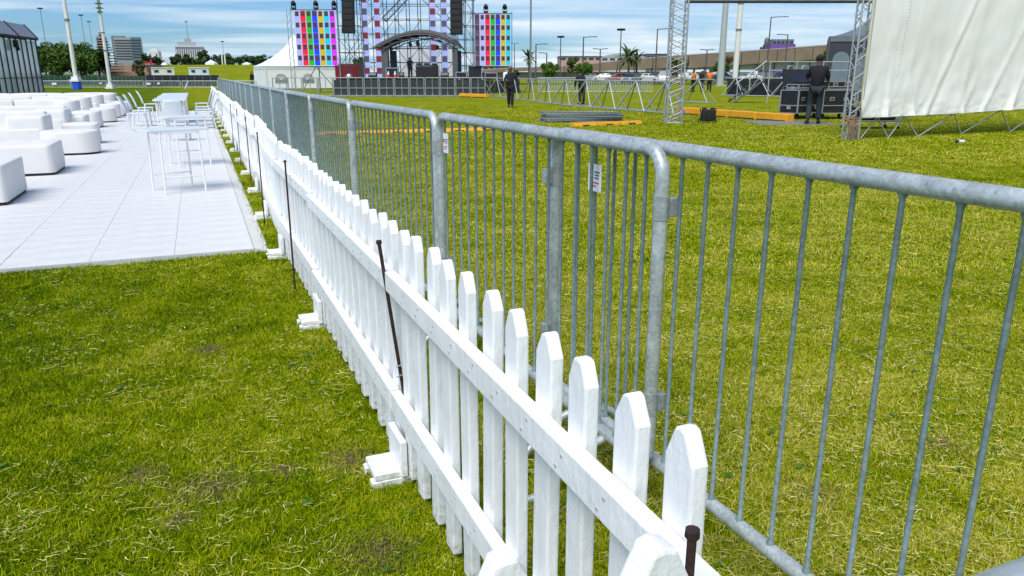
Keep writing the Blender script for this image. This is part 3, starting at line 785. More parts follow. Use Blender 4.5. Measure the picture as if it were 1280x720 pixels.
def cafe_table(x, y, rz, label):
    t = empty('cafe_table', (x, y, DZ), rz, label, 'table', 'white cafe tables at the end of the long tables')
    m = MB(); m.prism(rounded_rect(.70, .45, .02, 3), .715, .742); m.build('tabletop', M['plastic'], t, bevel=.004)
    m = MB()
    for q in (-.215, .215): m.bar((q, -.2, .70), (q, .2, .70), .022, .03)
    for q in (-.215, .215): m.bar((-.2, q, .70), (.2, q, .70), .022, .03)
    m.build('apron', M['white'], t)
    for i in (-1, 1):
        for j in (-1, 1): rod('leg', (i*.215, j*.215, .715), (i*.232, j*.235, 0), .0115, M['white'], t, 8)
    rod('stretcher', (-.225, -.227, .19), (.225, -.227, .19), .009, M['white'], t)
    rod('stretcher', (-.225, .227, .19), (.225, .227, .19), .009, M['white'], t)
    rod('stretcher', (0, -.227, .19), (0, .227, .19), .009, M['white'], t)
cafe_table(-4.0, 9.03, R(41), 'white cafe table nearest the camera with thin legs and low stretchers')
cafe_table(-4.98, 11.75, R(38), 'white cafe table just behind the nearest one')
def make_chair():
    t = empty('plastic_chair', (0, 0, DZ), 0, 'x', 'chair', 'white plastic chairs around the long tables')
    m = MB(); m.prism(rounded_rect(.44, .43, .07, 4), .40, .425); m.build('seat', M['plastic'], t, bevel=.004)
    m = MB(); n = 7; vs = []; fs = []
    for k, (z, y, hw) in enumerate(((.43, -.20, .20), (.54, -.225, .20), (.68, -.275, .20), (.80, -.335, .185), (.835, -.352, .16))):
        for i in range(n):
            u = -1+2*i/(n-1); vs.append((u*hw, y-.035*(1-u*u), z-(.02*u*u if k == 4 else 0)))
    N0 = len(vs); vs += [(x, y-.018, z) for x, y, z in vs]
    for k in range(4):
        for i in range(n-1):
            a = k*n+i; fs += [(a, a+1, a+n+1, a+n), (N0+a+n, N0+a+n+1, N0+a+1, N0+a)]
    bd_ = [i for i in range(n)]+[k*n+n-1 for k in range(1, 5)]+[4*n+i for i in range(n-2, -1, -1)]+[k*n for k in range(3, 0, -1)]
    for i in range(len(bd_)): a, b = bd_[i], bd_[(i+1) % len(bd_)]; fs.append((b, a, a+N0, b+N0))
    m.add(vs, fs, 0, True); m.build('backrest', M['plastic'], t)
    for i in (-1, 1):
        MB().tube([(i*.19, .18, .41), (i*.205, .205, 0)], [.019, .014], 6).build('leg', M['plastic'], t)
        MB().tube([(i*.19, -.17, .41), (i*.215, -.24, 0)], [.019, .014], 6).build('leg', M['plastic'], t)
    return t
chair0 = make_chair(); ck = kids_of(chair0); first = [True]
def chair(p, rz, label):
    if first[0]:
        first[0] = False; chair0.location = (p.x, p.y, DZ); chair0.rotation_euler = (0, 0, rz); chair0['label'] = label; return
    copy_tree(chair0, ck, (p.x, p.y, DZ), rz, label)
LROT = math.atan2(DA.y, DA.x)+pi   # facing across the tables
fr, fl = DROT-pi/2, DROT+pi/2      # front points to the right / to the left
tc_ = V((-8.55, 18.8, 0))          # centre line start of the tables
for k, (a, w_) in enumerate(((0, 'nearest'), (1.75, 'second'), (3.6, 'third'), (6.6, 'last'))):
    chair(V((-9.25, 19.0, 0))+DA*a, fr+R(-4+3*k), f'white plastic chair on the left side of the long tables, {w_} in the row')
for k, (a, w_) in enumerate(((0.3, 'nearest'), (1.75, 'second'), (3.6, 'third'), (6.6, 'last'))):
    chair(V((-9.25, 19.0, 0))+DA*a-DB*1.55, fl+R(5-3*k), f'white plastic chair on the right side of the long tables, {w_} in the row')
chair(V((-7.02, 16.1, 0)), DROT-R(8)+0, 'white plastic chair with its back to the camera just beyond the cafe tables')
def long_table(p, label):
    t = empty('long_table', (p.x, p.y, DZ), DROT, label, 'table', 'long white tables')
    m = MB(); m.prism(rounded_rect(.76, 1.8, .03, 2), .71, .74); m.build('tabletop', M['plastic'], t)
    for i in (-1, 1):
        for j in (-1, 1): rod('leg', (i*.31, j*.8, .71), (i*.31, j*.8, 0), .016, M['white'], t)
    for j in (-1, 1): rod('stretcher', (-.31, j*.8, .15), (.31, j*.8, .15), .012, M['white'], t)
for k, w_ in enumerate(('nearest', 'middle', 'farthest')):
    long_table(V((-9.25, 19.0, 0))+DA*(.6+k*2.7)-DB*.78, f'long white table between the two chair rows, {w_} of three')

# ================================================================== marquee with glass front, left
def glass_marquee():
    b, a = V((-30.7, 51.0, 0)), V((-28.0, 41.0, 0)); d = (b-a); n = 11; L_ = d.length
    t = empty('glass_marquee', a, math.atan2(d.y, d.x), 'black framed marquee with a glazed front and grey sloped fascia at the left edge', 'marquee')
    gl = mat('marquee_glass', (.30, .36, .42), .06, 0, .5, .45, spec=1.0, col2=(.80, .85, .90), stretch=(1, 1, .25))  # sky and tree reflections painted into the panes as pale, uneven base colour
    fs_ = mat('grey_fascia_sheet', (.26, .27, .31), .55)
    H_ = 3.45; st = L_/n
    for i in range(n):
        MB().box(((i+.5)*st, .05, H_/2), (st-.05, .03, H_-.1)).build('pane', gl, t)
    for i in range(n+1):
        block('mullion', (i*st, .02, H_/2), (.06, .07, H_), M['black'], t)
    for z in (1.15,): block('transom', (L_/2, -.0, z), (L_-.1, .05, .04), M['black'], t)
    block('eave_beam', (L_/2, -.02, H_+.07), (L_+.12, .22, .14), M['black'], t)
    for i in range(3):
        w = L_/3; x0 = i*w+.05; x1 = (i+1)*w-.05; m = MB()
        m.add([(x0, -.10, H_+.14), (x1, -.10, H_+.14), (x1, .55, H_+.95), (x0, .55, H_+.95), (x0, .10, H_+.14), (x1, .10, H_+.14), (x1, .75, H_+.95), (x0, .75, H_+.95)],
              [(0, 1, 2, 3), (7, 6, 5, 4), (0, 4, 5, 1), (3, 2, 6, 7), (0, 3, 7, 4), (1, 5, 6, 2)]); m.build('fascia', fs_, t)
    for i in range(4): MB().bar((i*L_/3, -.13, H_+.14), (i*L_/3, .55, H_+.98), .08, .06).build('rafter', M['black'], t)
    MB().box((L_/2, 3.9, (H_+.9)/2), (L_-.06, 6.6, H_+.9)).build('hall', mat('dark_marquee_cloth', (.05, .055, .06), .7), t)
    for x in (L_*.12, L_*.58): MB().box((x, -.16, H_-.35), (.26, .22, .42)).ball((x, -.22, H_-.62), .13, 8).build('wall_lamp', M['black'], t)
glass_marquee()

# ================================================================== poles and masts
def white_pole(p, h, r, label, pad=False, lights=False, cat='pole', taper=.75):
    t = empty('white_pole', p, 0, label, cat)
    MB().tube([(0, 0, 0), (0, 0, h*.5), (0, 0, h)], [r, r*(1+taper)/2, r*taper], 12).build('shaft', M['pole'], t)
    if pad:
        MB().prism(rounded_rect(.62, .62, .1, 3), 0.02, .72).build('post_pad', M['blue'], t)
    MB().box((0, 0, .8 if pad else .10), (r*4.2, r*4.2, .18)).box((0, 0, 1.0 if pad else .3), (r*3, r*3, .3)).build('collar', M['white'], t)
    MB().tube([(0, 0, h*.42), (0, 0, h*.435)], r*1.12, 12).tube([(0, 0, h*.62), (0, 0, h*.63)], r*1.12, 12).build('band', M['galv_dull'], t)
    if lights:
        for i, z in enumerate((h-.15, h-.55, h-.95, h-1.3)):
            m = MB(); m.tube([(0, 0, z), (0, 0, z+.10)], [.42 if i < 3 else .3, .12], 12); m.build('lamp_hood', M['black'], t)
            MB().tube([(0, 0, z-.05), (0, 0, z)], [.2, .36 if i < 3 else .25], 12).build('lamp_glass', M['white'], t)
    return t
p = G(97, 112); white_pole(p, 14, .19, 'tall off-white pole with a blue pad around its foot, left of the light mast', True)
p = G(138.5, 111); white_pole(p, 8.2, .17, 'off-white mast topped with stacked dark lamp hoods beside the dark pine', False, True, 'light mast')
p = G(918, 107); white_pole(V((p.x, p.y, 0)), 15, .34, 'thick white pole standing behind the truss gantry', False, False, taper=.86)
def mast(px, ytop, Y, ybase=None, arm=0, r=.09, label='', head=True, cat='street lamp', double=False, group='street lamps along the far road', z0=0, mname='galv_dull'):
    top = D(px, ytop, Y); t = empty('street_lamp' if cat == 'street lamp' else 'tall_mast', (top.x, Y, z0), 0, label, cat, group)
    h = top.z-z0
    MB().tube([(0, 0, 0), (0, 0, h)], [r*1.3, r*.8], 8).build('post', M[mname], t)
    if arm:
        MB().tube([(0, 0, h-.1), (arm*.6, 0, h), (arm, 0, h+.02)], r*.55, 6).build('arm', M[mname], t)
        MB().box((arm*1.02, 0, h+.0), (abs(arm)*.35, .22, .12)).build('lamp_head', M['black'], t)
        if double:
            MB().tube([(0, 0, h-.1), (-arm*.6, 0, h), (-arm, 0, h+.02)], r*.55, 6).build('arm', M[mname], t)
            MB().box((-arm*1.02, 0, h+.0), (abs(arm)*.35, .22, .12)).build('lamp_head', M['black'], t)
    elif head:
        m = MB()
        for i in range(6): a = i*pi/3; m.box((cos(a)*r*5, sin(a)*r*5, h), (r*4, r*4, r*3.2), a)
        m.build('lamp_head', M['black'], t)
    return t
for px, yt, arm, lab, dbl in ((670, 55, 1.7, 'street lamp with short arm left of the round bush', False), (729.5, 46, 2.0, 'street lamp with arm to the right behind the second bush', False),
        (822, 36, 2.0, 'street lamp with arm rising just left of the gantry leg', False), (683.5, 66, -1.2, 'small far street lamp with arm to the left', False),
        (750.5, 61, -1.1, 'small street lamp with a two-armed head', True), (964, 21, 2.5, 'tall street lamp with arm in front of the purple building', False),
        (985, 43, -1.6, 'street lamp with arm to the left, right of the purple building', False), (884, 62, 1.0, 'small street lamp between the gantry leg and the tall grey mast', True)):
    mast(px, yt, 150, arm=arm*1.1, label=lab, double=dbl, r=.13, mname='scaff')
mast(701, 46, 170, label='slim straight lamp post with a small round head', r=.11, mname='scaff')
mast(776.5, 37, 150, label='slim straight lamp post between the bushes and the gantry', r=.11, mname='scaff')
mast(643, 54, 170, label='slim far lamp post just right of the right screen', r=.09, arm=.8, double=True, mname='scaff')
t = empty('tall_mast', (D(663, 95, 62).x, 62, 0), 0, 'tall slim grey mast between the right screen and the round bush', 'mast')
MB().tube([(0, 0, 0), (0, 0, 14)], [.075, .06], 8).build('post', M['galv_dull'], t); MB().box((0, 0, .06), (.4, .4, .12)).build('foot_plate', M['galv_dull'], t)
t = empty('tall_mast', (D(902, 78, 90).x, 90, 0), 0, 'tapered grey mast rising behind the gantry beam, left of the thick white pole', 'mast')
MB().tube([(0, 0, 0), (0, 0, 16)], [.42, .25], 10).build('post', M['galv'], t); MB().box((0, 0, .1), (1.1, 1.1, .2)).build('foot_plate', M['concrete'], t)
for px, yt, Y, lab in ((50, 10.5, 230, 'far floodlight mast with a bright ring head above the trees, leftmost of three'), (101, 19, 260, 'far floodlight mast with ring head between the two white poles'), (111, 27, 330, 'farthest floodlight mast, small dark head left of the lamp mast'), (278, 52, 330, 'far thin mast above the green bank')):
    mast(px, yt, Y, label=lab, r=.10, head=True, cat='floodlight mast', group='far floodlight masts')

# ================================================================== background: bank, fences, trees, buildings
def bank():
    m = MB(); prof = [(128, 0, 97), (150, 1.2, 90), (178, 3.3, 81.5), (215, 3.6, 81), (300, 3.6, 81)]
    xs = [-64+i*6 for i in range(11)]
    vs = []
    for x in xs:
        for y, z, _ in prof: vs.append((x*1.0+(y-128)*-.36, y, z*(1 if x < -32 else max(0, 1-(x+32)/30))+mnoise.noise(V((x*.1, y*.1, 0)))*.15))
    n = len(prof); fs = [(i*n+j, (i+1)*n+j, (i+1)*n+j+1, i*n+j+1) for i in range(len(xs)-1) for j in range(n-1)]
    m.add(vs, fs, 0, True); tag(m.build('grass_bank', M['ground']), kind='structure')
    # bare terraces left of the cabins
    ter = mat('bare_earth_terrace', (.30, .20, .14), .9, 0, .25, .25, .4, 2)
    for k, (x0, x1, y0, y1, Y) in enumerate(((128, 186, 90, 97, 112), (132, 184, 84.5, 91, 118), (140, 182, 81, 85.5, 124))):
        a, b = D(x0, y0, Y), D(x1, y1, Y); m = MB(); m.box(((a.x+b.x)/2, Y+3, (a.z+b.z)/2), (b.x-a.x, 6, a.z-b.z)); tag(m.build('terrace', ter), kind='structure')
bank()
def leaf_tree(name, base, h, rx, ry, rz_, label, n=900, ls=.35, c1=(.018, .042, .008), c2=(.075, .13, .015), trunk=.3, lobes=9, seed=0, group=None, low=.22, palm=False):
    rnd = random.Random(seed); t = empty(name, base, 0, label, 'tree', group)
    cz = h-rz_; L_ = []
    for i in range(lobes):
        a = rnd.uniform(0, 2*pi); q = sqrt(rnd.random())*.68; zz = rnd.uniform(-.55, .62)
        L_.append((V((cos(a)*q*rx, sin(a)*q*ry, cz+zz*rz_)), rnd.uniform(.30, .5)*min(rx, rz_*1.15)))
    m = MB()
    for i in range(n):
        c, r = rnd.choice(L_); d = V((rnd.gauss(0, 1), rnd.gauss(0, 1), rnd.gauss(0, 1))).normalized()
        p = c+d*r*(1-.35*rnd.random()**2); s = ls*rnd.uniform(.55, 1.2)
        u = V((rnd.gauss(0, 1), rnd.gauss(0, 1), rnd.gauss(0, .6))).normalized(); v = d.cross(u).normalized() if d.cross(u).length > .01 else V((1, 0, 0)); u = (u+d*.25).normalized()
        m.add([p-u*s*.5, p+v*s*.32, p+u*s*.5, p-v*s*.32], [(0, 1, 2, 3)])
    m.build('crown', leaf_mat('foliage', c1, c2), t)
    b = MB(); top = cz+rz_*.1
    b.tube([(0, 0, 0), (rnd.uniform(-.1, .1)*rx, 0, h*.3), (rnd.uniform(-.15, .15)*rx, 0, top)], [trunk, trunk*.7, trunk*.35], 7)
    for c, r in L_[:5]: b.tube([(0, 0, h*low), (c.x*.5, c.y*.5, (h*low+c.z)/2+.1*h), tuple(c)], [trunk*.45, trunk*.3, trunk*.12], 5)
    b.build('trunk', M['bark'], t); return t
GT = 'trees along the left skyline'
def px_tree(px, yt, yb, wpx, Y, label, base_z=None, **k):
    top = D(px, yt, Y); k_ = Y/978.0
    z0 = base_z if base_z is not None else 0
    return leaf_tree('broadleaf_tree', (top.x, Y, z0), top.z-z0, wpx*k_/2*1.1, wpx*k_/2, (yb-yt)*k_/2, label, **k)
big = ((52, 55, 93, 34, 112), (66, 51, 90, 38, 116), (84, 50, 92, 40, 112), (102, 52.5, 92, 38, 116), (119, 60, 92, 30, 110), (72, 60, 94, 46, 106), (99, 64, 95, 42, 106), (40, 60, 95, 26, 118))
wd = ['at the left end of the dark grove beside the marquee', 'second in the dark grove behind the marquee', 'tallest, crossed by the padded white pole', 'right of the padded white pole', 'small, at the right end of the grove before the pine', 'low one in front of the grove, left of the padded pole', 'low one in front of the grove, right of the padded pole', 'mostly hidden behind the glass marquee']
for k, (px, yt, yb, w, Y) in enumerate(big):
    px_tree(px, yt, yb, w, Y, 'dense green broadleaf tree, '+wd[k], n=2600, ls=.42, seed=k, lobes=14, group='trees of the dark grove on the left', trunk=.16, c1=(.012, .035, .006), c2=(.085, .16, .012))
sky_t = ((178, 66, 82, 26, 270, 'behind the red marquee roof'), (196, 70, 82, 18, 272, 'between the pale roofed house and the striped tower'), (216, 70, 82, 12, 262, 'low at the left foot of the striped tower'), (226, 66, 82, 16, 255, 'in front of the striped tower'), (252, 62.5, 82, 16, 275, 'at the right shoulder of the striped tower'),
         (263, 66, 82, 17, 280, 'second right of the striped tower'), (276, 68, 82, 16, 270, 'behind the two white posts'), (288, 66.5, 82, 15, 290, 'in the middle of the skyline above the bank'), (299, 70, 82, 13, 280, 'above the far white tent'), (311, 66.5, 82, 16, 285, 'just left of the white pagoda tent'), (325, 66.5, 82, 16, 300, 'behind the slope of the white pagoda tent'), (238, 72, 82, 12, 250, 'low in front of the right half of the striped tower'), (340, 70, 84, 16, 290, 'mostly behind the white pagoda tent'))
for k, (px, yt, yb, w, Y, l) in enumerate(sky_t):
    px_tree(px, yt, yb, w, Y, 'dark green far tree '+l, n=700, ls=1.0, seed=40+k, lobes=8, group=GT, trunk=.3, base_z=0, c1=(.012, .03, .008), c2=(.06, .10, .02))
px_tree(172, 78, 96, 16, 100, 'loose grey-green shrub tree in front of the bare terraces', n=900, ls=.3, seed=60, c1=(.03, .035, .012), c2=(.12, .11, .045), trunk=.12)
def pine():
    Y = 108; top = D(128, 47, Y); t = empty('pine_tree', (top.x, Y, 0), 0, 'dark tiered pine tree behind the light mast', 'tree'); h = top.z
    MB().tube([(0, 0, 0), (0, 0, h)], [.16, .03], 6).build('trunk', M['bark'], t); rnd = random.Random(8); m = MB(); lm = leaf_mat('pine_needles', (.006, .018, .006), (.03, .06, .018))
    for k in range(13):
        z = h-.15-k*.36; rr = .35+k*.17
        for j in range(11):
            a = j*2*pi/11+k*.4; rj = rr*rnd.uniform(.7, 1.15)
            for q in range(9):
                f = (q+1)/9; p = V((cos(a)*rj*f, sin(a)*rj*f, z-.12*f+rnd.uniform(-.05, .05)+(.1*f*f)))
                s = .22; m.add([p+V((cos(a), sin(a), .1))*s, p+V((-sin(a), cos(a), .05))*s*.8, p-V((cos(a), sin(a), .1))*s, p-V((-sin(a), cos(a), .3))*s*.8], [(0, 1, 2, 3)])
    m.build('crown', lm, t)
pine()
# fences on the far side of the lawn, left
def low_fence(p0, p1, label):
    d = p1-p0; L_ = d.length; t = empty('field_fence', p0, math.atan2(d.y, d.x), label, 'fence', 'low grey fence sections across the far lawn')
    rod('top_rail', (0, 0, .70), (L_, 0, .70), .035, M['galv'], t); rod('bottom_rail', (0, 0, .10), (L_, 0, .10), .025, M['galv'], t)
    for x in (.03, L_-.03): rod('post', (x, 0, 0), (x, 0, .72), .045, M['galv'], t)
    m = MB(); n = 26
    for i in range(1, n): x = i*L_/n; m.box((x, 0, .4), (.022, .022, .58))
    o = m.build('bars', M['galv'], t)
    return t
x = 44.0
for k in range(7):
    a, b = G(x, 110.3), G(x+46, 110.3); x += 46
    low_fence(a, b+(a-b).normalized()*.1, f'{ORD[k]} low grey fence section from the left across the far lawn')
def notice_board(p, w, h, label):
    t = empty('notice_board', p, 0, label, 'sign'); block('board', (0, 0, h/2), (w, .03, h), M['white'], t); block('batten', (0, .03, h/2), (w*.9, .02, .03), M['galv_dull'], t)
a = G(69.5, 110.3); notice_board(V((a.x, a.y-.12, .33)), .46, .2, 'small white notice board on the far fence near the marquee')
a = G(187, 110.3); notice_board(V((a.x, a.y-.12, .33)), .40, .2, 'small white notice board on the far fence below the left cabin')
a = G(199.5, 110.3); notice_board(V((a.x, a.y-.12, .36)), .22, .2, 'smallest white notice board on the far fence, right of another')
a = G(127.5, 110.3); notice_board(V((a.x, a.y-.12, .40)), .22, .14, 'tiny white notice board on the far fence left of the lamp mast')
def screen_fence(x0, x1, yt, Y, m, label, n, kind='panel'):
    a, b = D(x0, yt, Y), D(x1, yt, Y); t = empty('screen_fence', (a.x, Y, 0), 0, label, 'fence'); L_ = b.x-a.x; w = L_/n
    for i in range(n): block('cloth_panel', ((i+.5)*w, 0, a.z/2+.05), (w-.06, .03, a.z-.08), m, t)
    for i in range(n+1): rod('post', (i*w, .04, 0), (i*w, .04, a.z+.06), .04, M['galv_dull'], t)
screen_fence(52, 122, 94.5, 95, mat('dark_green_cloth', (.006, .045, .022), .8), 'dark green cloth fence below the grove of trees', 9)
screen_fence(122, 182, 95, 97, mat('dark_palisade', (.02, .05, .03), .8), 'dark palisade fence in front of the bare terraces', 12)
screen_fence(182, 273, 94, 84, mat('black_windbreak_cloth', (.008, .010, .02), .8), 'black windbreak fence under the two white cabins', 9)
def cabin(x0, x1, label, tint):
    Y = 90; a, b = D(x0, 85, Y), D(x1, 94.5, Y); w = b.x-a.x; h = a.z-b.z; t = empty('white_cabin', ((a.x+b.x)/2, Y+1.2, 0), 0, label, 'cabin', 'white cabins above the black fence')
    wm = mat('cabin_panel', tint, .6); t.rotation_euler.z = math.atan2(-t.location.x, Y); MB().box((0, 0, b.z+h/2), (w, 2.2, h)).build('wall', wm, t); MB().box((0, 0, a.z+.03), (w+.12, 2.35, .08)).build('roof', M['white'], t)
    for s in (-1, 1):
        o = block('window', (s*w*.28, -1.115, b.z+h*.58), (w*.19, .04, h*.34), M['glass'], t)
    for s in (-1, 1):
        for q in (-1, 1): block('leg', (s*w*.44, q*.9, b.z/2), (.1, .1, b.z), M['scaff'], t)
cabin(184, 211.5, 'cream white cabin with two dark windows above the black fence, left one', (.78, .75, .66))
cabin(231, 255.5, 'pale blue-white cabin with two dark windows above the black fence, right one', (.66, .74, .80))
a = G(240, 112); t = empty('folded_chair', (a.x, a.y-1, 0), R(30), 'small white folded chair standing alone by the far fence', 'chair')
MB().bar((-.2, 0, .1), (.12, 0, .78), .34, .03).build('backrest', M['plastic'], t); MB().bar((.2, 0, 0), (-.1, 0, .5), .3, .03).build('seat', M['plastic'], t)
# far buildings
def tower(px0, px1, yt, yb, Y, mw, label, cat='building', fins=0, floors=0, fm=None, dep=18, rot=0, extra=None, name='office_tower'):
    a, b = D(px0, yt, Y), D(px1, yb, Y); w = b.x-a.x; w *= .96; t = empty(name, ((a.x+b.x)/2, Y+dep/2, 0), rot or math.atan2(-(a.x+b.x)/2, Y)*.9, label, cat)
    MB().box((0, 0, a.z/2), (w, dep, a.z)).build('wall', mw, t); h = a.z-b.z
    MB().box((0, 0, a.z+.4), (w*.98, dep*.96, .8)).build('parapet', fm or mw, t)
    for i in range(fins): block('fin', (-w/2+(i+.5)*w/fins, -dep/2-.3, a.z-h/2-1), (w/fins*.45, .6, h-1.0), fm, t)
    for i in range(floors): block('window_band', (0, -dep/2-.06, a.z-(i+.6)*h/floors), (w*.94, .14, h/floors*.42), M['glass'], t)
    return t, a, b, w
gr = mat('pale_grey_facade', (.34, .36, .36), .8); lt = mat('light_facade_fin', (.62, .63, .64), .7); dk = mat('dark_facade', (.17, .20, .25), .4)  # far facade colours lightened, distance haze put into the paint
tower(112, 127, 47, 75, 560, mat('brown_facade', (.30, .25, .24), .8), 'pale brown tower block at the far left of the skyline', floors=9, dep=20)
tower(119, 126, 41.5, 50, 566, mat('brown_facade_top', (.32, .24, .22), .8), 'narrow stepped brown tower behind the pale brown block', dep=10, floors=2)
tower(131, 159, 48.5, 75, 480, gr, 'wide grey office block right of the dark pine', floors=8, dep=24)
tower(133, 150, 46.5, 49, 484, mat('green_grey_plant', (.16, .20, .19), .8), 'low plant storey on the roof of the wide grey office block', dep=14)
tower(154, 169.5, 48, 73, 470, mat('blue_glass_facade', (.13, .18, .24), .3), 'dark blue glass office block at the right end of the grey block', floors=7, dep=20)
T = tower(210, 247, 58.5, 82, 500, dk, 'striped tower with light vertical fins and an antenna on its stepped roof', fins=13, fm=lt, dep=26)
t, a, b, w = T
MB().box((-2, 0, a.z+1.6), (w*.62, 14, 3.2)).build('roof_storey', gr, t); MB().box((-1.2, 0, a.z+4.0), (w*.22, 9, 2.4)).build('roof_storey', gr, t)
MB().tube([(-.8, 0, a.z+5), (-.8, 0, a.z+15.5)], [.5, .16], 6).ball((-.8, 0, a.z+16), .9, 8).build('antenna', M['truss_light'], t)
def hip_house(px0, px1, yt, ye, yb, Y, wm, rm, label, cat='house'):
    a, b = D(px0, yt, Y), D(px1, yb, Y); e = D(px0, ye, Y).z; w = b.x-a.x; dep = w*.6
    t = empty('small_house', ((a.x+b.x)/2, Y+dep/2, 0), 0, label, cat)
    MB().box((0, 0, e/2), (w, dep, e)).build('wall', wm, t)
    x, y = w/2*1.05, dep/2*1.05; m = MB(); m.add([(-x, -y, e), (x, -y, e), (x, y, e), (-x, y, e), (-x*.4, 0, a.z), (x*.4, 0, a.z)], [(0, 1, 5, 4), (1, 2, 5), (2, 3, 4, 5), (3, 0, 4), (3, 2, 1, 0)]); m.build('roof', rm, t)
    for s in (-.3, .3): block('window', (s*w, -dep/2-.03, e*.55+b.z*.45), (w*.14, .1, (e-b.z)*.4), M['glass'], t)
hip_house(184, 199, 60.5, 65, 74, 430, lt, mat('pale_green_roof', (.40, .45, .38), .7), 'pale stepped house with a light roof between the office blocks and the striped tower')
hip_house(176, 192, 78, 80, 83.5, 200, gr, mat('red_sheet_roof', (.42, .02, .04), .5), 'low building with a bright red roof above the terraces')
t = empty('red_sign_fin', (D(189, 80, 199).x, 199, 3), 0, 'upright red fin sign standing beside the red roofed building', 'sign'); MB().box((0, 0, .9), (.5, .3, 2.0), taper=.6).build('fin', mat('red_paint', (.5, .01, .04), .5), t); MB().box((0, 0, -1.5), (.25, .25, 3)).build('post', M['scaff'], t)
t = empty('inflatable', (D(206, 80, 190).x, 190, 2.2), 0, 'round red and white inflatable shape behind the left cabin', 'inflatable')
MB().ball((0, 0, .9), .95, 12).build('body', mat('inflatable_white', (.75, .75, .8), .4), t); MB().tube([(-.95, 0, .2), (-.85, 0, 1.2), (-.1, 0, 1.9), (.6, 0, 1.5), (1.0, 0, .9)], .2, 8).build('rib', mat('inflatable_red', (.45, .02, .05), .4), t)
for px, l in ((277, 'left'), (280.5, 'right')):
    a = D(px, 67.5, 185); t = empty('white_post', (a.x, 185, 3.2), 0, f'plain white post on top of the green bank, {l} of the pair', 'post', 'pair of white posts on the bank'); MB().tube([(0, 0, 0), (0, 0, a.z-3.2)], .16, 6).build('shaft', M['white'], t); MB().box((0, 0, .08), (.6, .6, .2)).build('foot', M['concrete'], t)
def mini_tent(px0, px1, yt, ye, yb, Y, z0, label):
    a, b = D(px0, yt, Y), D(px1, yb, Y); e = D(px0, ye, Y).z-z0; w = b.x-a.x; t = empty('small_tent', ((a.x+b.x)/2, Y+w/2, z0), 0, label, 'tent')
    MB().box((0, 0, e/2), (w*.96, w*.96, e)).build('wall', M['pvc'], t); x = w/2
    MB().add([(-x, -x, e), (x, -x, e), (x, x, e), (-x, x, e), (0, 0, a.z-z0)], [(0, 1, 4), (1, 2, 4), (2, 3, 4), (3, 0, 4), (3, 2, 1, 0)]).build('roof', M['pvc'], t)
mini_tent(255.5, 268, 74.5, 79, 81, 195, 3.3, 'small white tent on top of the green bank below the skyline trees')
mini_tent(302, 312, 77.5, 79.5, 82, 195, 3.2, 'small low white tent on the bank left of the pagoda tent')


# ================================================================== white pagoda tent
def pagoda(cx, cy, w, d, he, hp, label, mw, mr, frame, arches, name='pagoda_tent', rz=0, gc=(.30, .32, .33)):
    t = empty(name, (cx, cy, 0), rz, label, 'tent'); x, y = w/2, d/2
    m = MB(); prof = [(1.03, 0), (.80, .13), (.58, .28), (.38, .46), (.20, .68), (.07, .90), (0.012, 1.0)]; vs = []; fs = []; n = 16
    def ring(k, z):
        pts = []
        for s in range(4):
            c = [(-x, -y), (x, -y), (x, y), (-x, y)]; p, q = c[s], c[(s+1) % 4]
            for j in range(4): u = j/4; pts.append(((p[0]+(q[0]-p[0])*u)*k, (p[1]+(q[1]-p[1])*u)*k, z))
        return pts
    for k, zz in prof: vs += ring(k, he+(hp-he)*zz)
    for j in range(len(prof)-1):
        for i in range(n): fs.append((j*n+i, j*n+(i+1) % n, (j+1)*n+(i+1) % n, (j+1)*n+i))
    m.add(vs, fs, 0, False); m.build('roof', mr, t)
    MB().box((0, -y-.03, he-.08), (w+.1, .05, .28)).box((0, y+.03, he-.08), (w+.1, .05, .28)).box((-x-.03, 0, he-.08), (.05, d+.04, .28)).box((x+.03, 0, he-.08), (.05, d+.04, .28)).build('valance', mr, t)
    for (ax, ay, wx, wy) in ((0, -y, w, .03), (0, y, w, .03), (-x, 0, .03, d), (x, 0, .03, d)):
        MB().box((ax, ay, he/2), (wx-.05 if wx > 1 else wx, wy-.05 if wy > 1 else wy, he-.1)).build('wall', mw, t)
    for sx in (-1, 1):
        for sy in (-1, 1): block('post', (sx*(x+.02), sy*(y+.02), he/2), (.1, .1, he), frame, t)
    gw = mat('tent_window', gc, .15)
    for aa in arches:
        ax, r, z0 = aa[:3]; hs = aa[3] if len(aa) > 3 else .55*r
        pts = [(ax-r, z0)]+[(ax-r*cos(a), z0+hs+r*sin(a)) for a in [pi*i/10 for i in range(11)]]+[(ax+r, z0)]
        mt = Matrix(((1, 0, 0, 0), (0, 0, 1, 0), (0, 1, 0, 0), (0, 0, 0, 1)))
        o = MB().prism(pts, -y-.035, -y-.02, mtx=mt).build('window', gw, t)
        if len(aa) > 3: continue
        q = MB()
        for a in [pi*i/6 for i in range(7)]: q.bar((ax, -y-.045, z0+.55*r), (ax-r*cos(a), -y-.045, z0+.55*r+r*sin(a)), .012, .05)
        q.bar((ax-r, -y-.045, z0+.55*r), (ax+r, -y-.045, z0+.55*r), .012, .05); q.build('glazing_bar', mw, o)
    return t
a, b = D(331, 83, 72), D(418, 83, 72)
pagoda((a.x+b.x)/2-1.5, 76.2, b.x-a.x+.4, 8.2, 2.05, 4.95, 'white peaked pagoda tent with arched windows left of the left screen', M['pvc'], M['pvc'], M['white'], ((-2.1, .55, .55), (0.35, .55, .55)), rz=R(25))
a = D(1040, 48, 42)
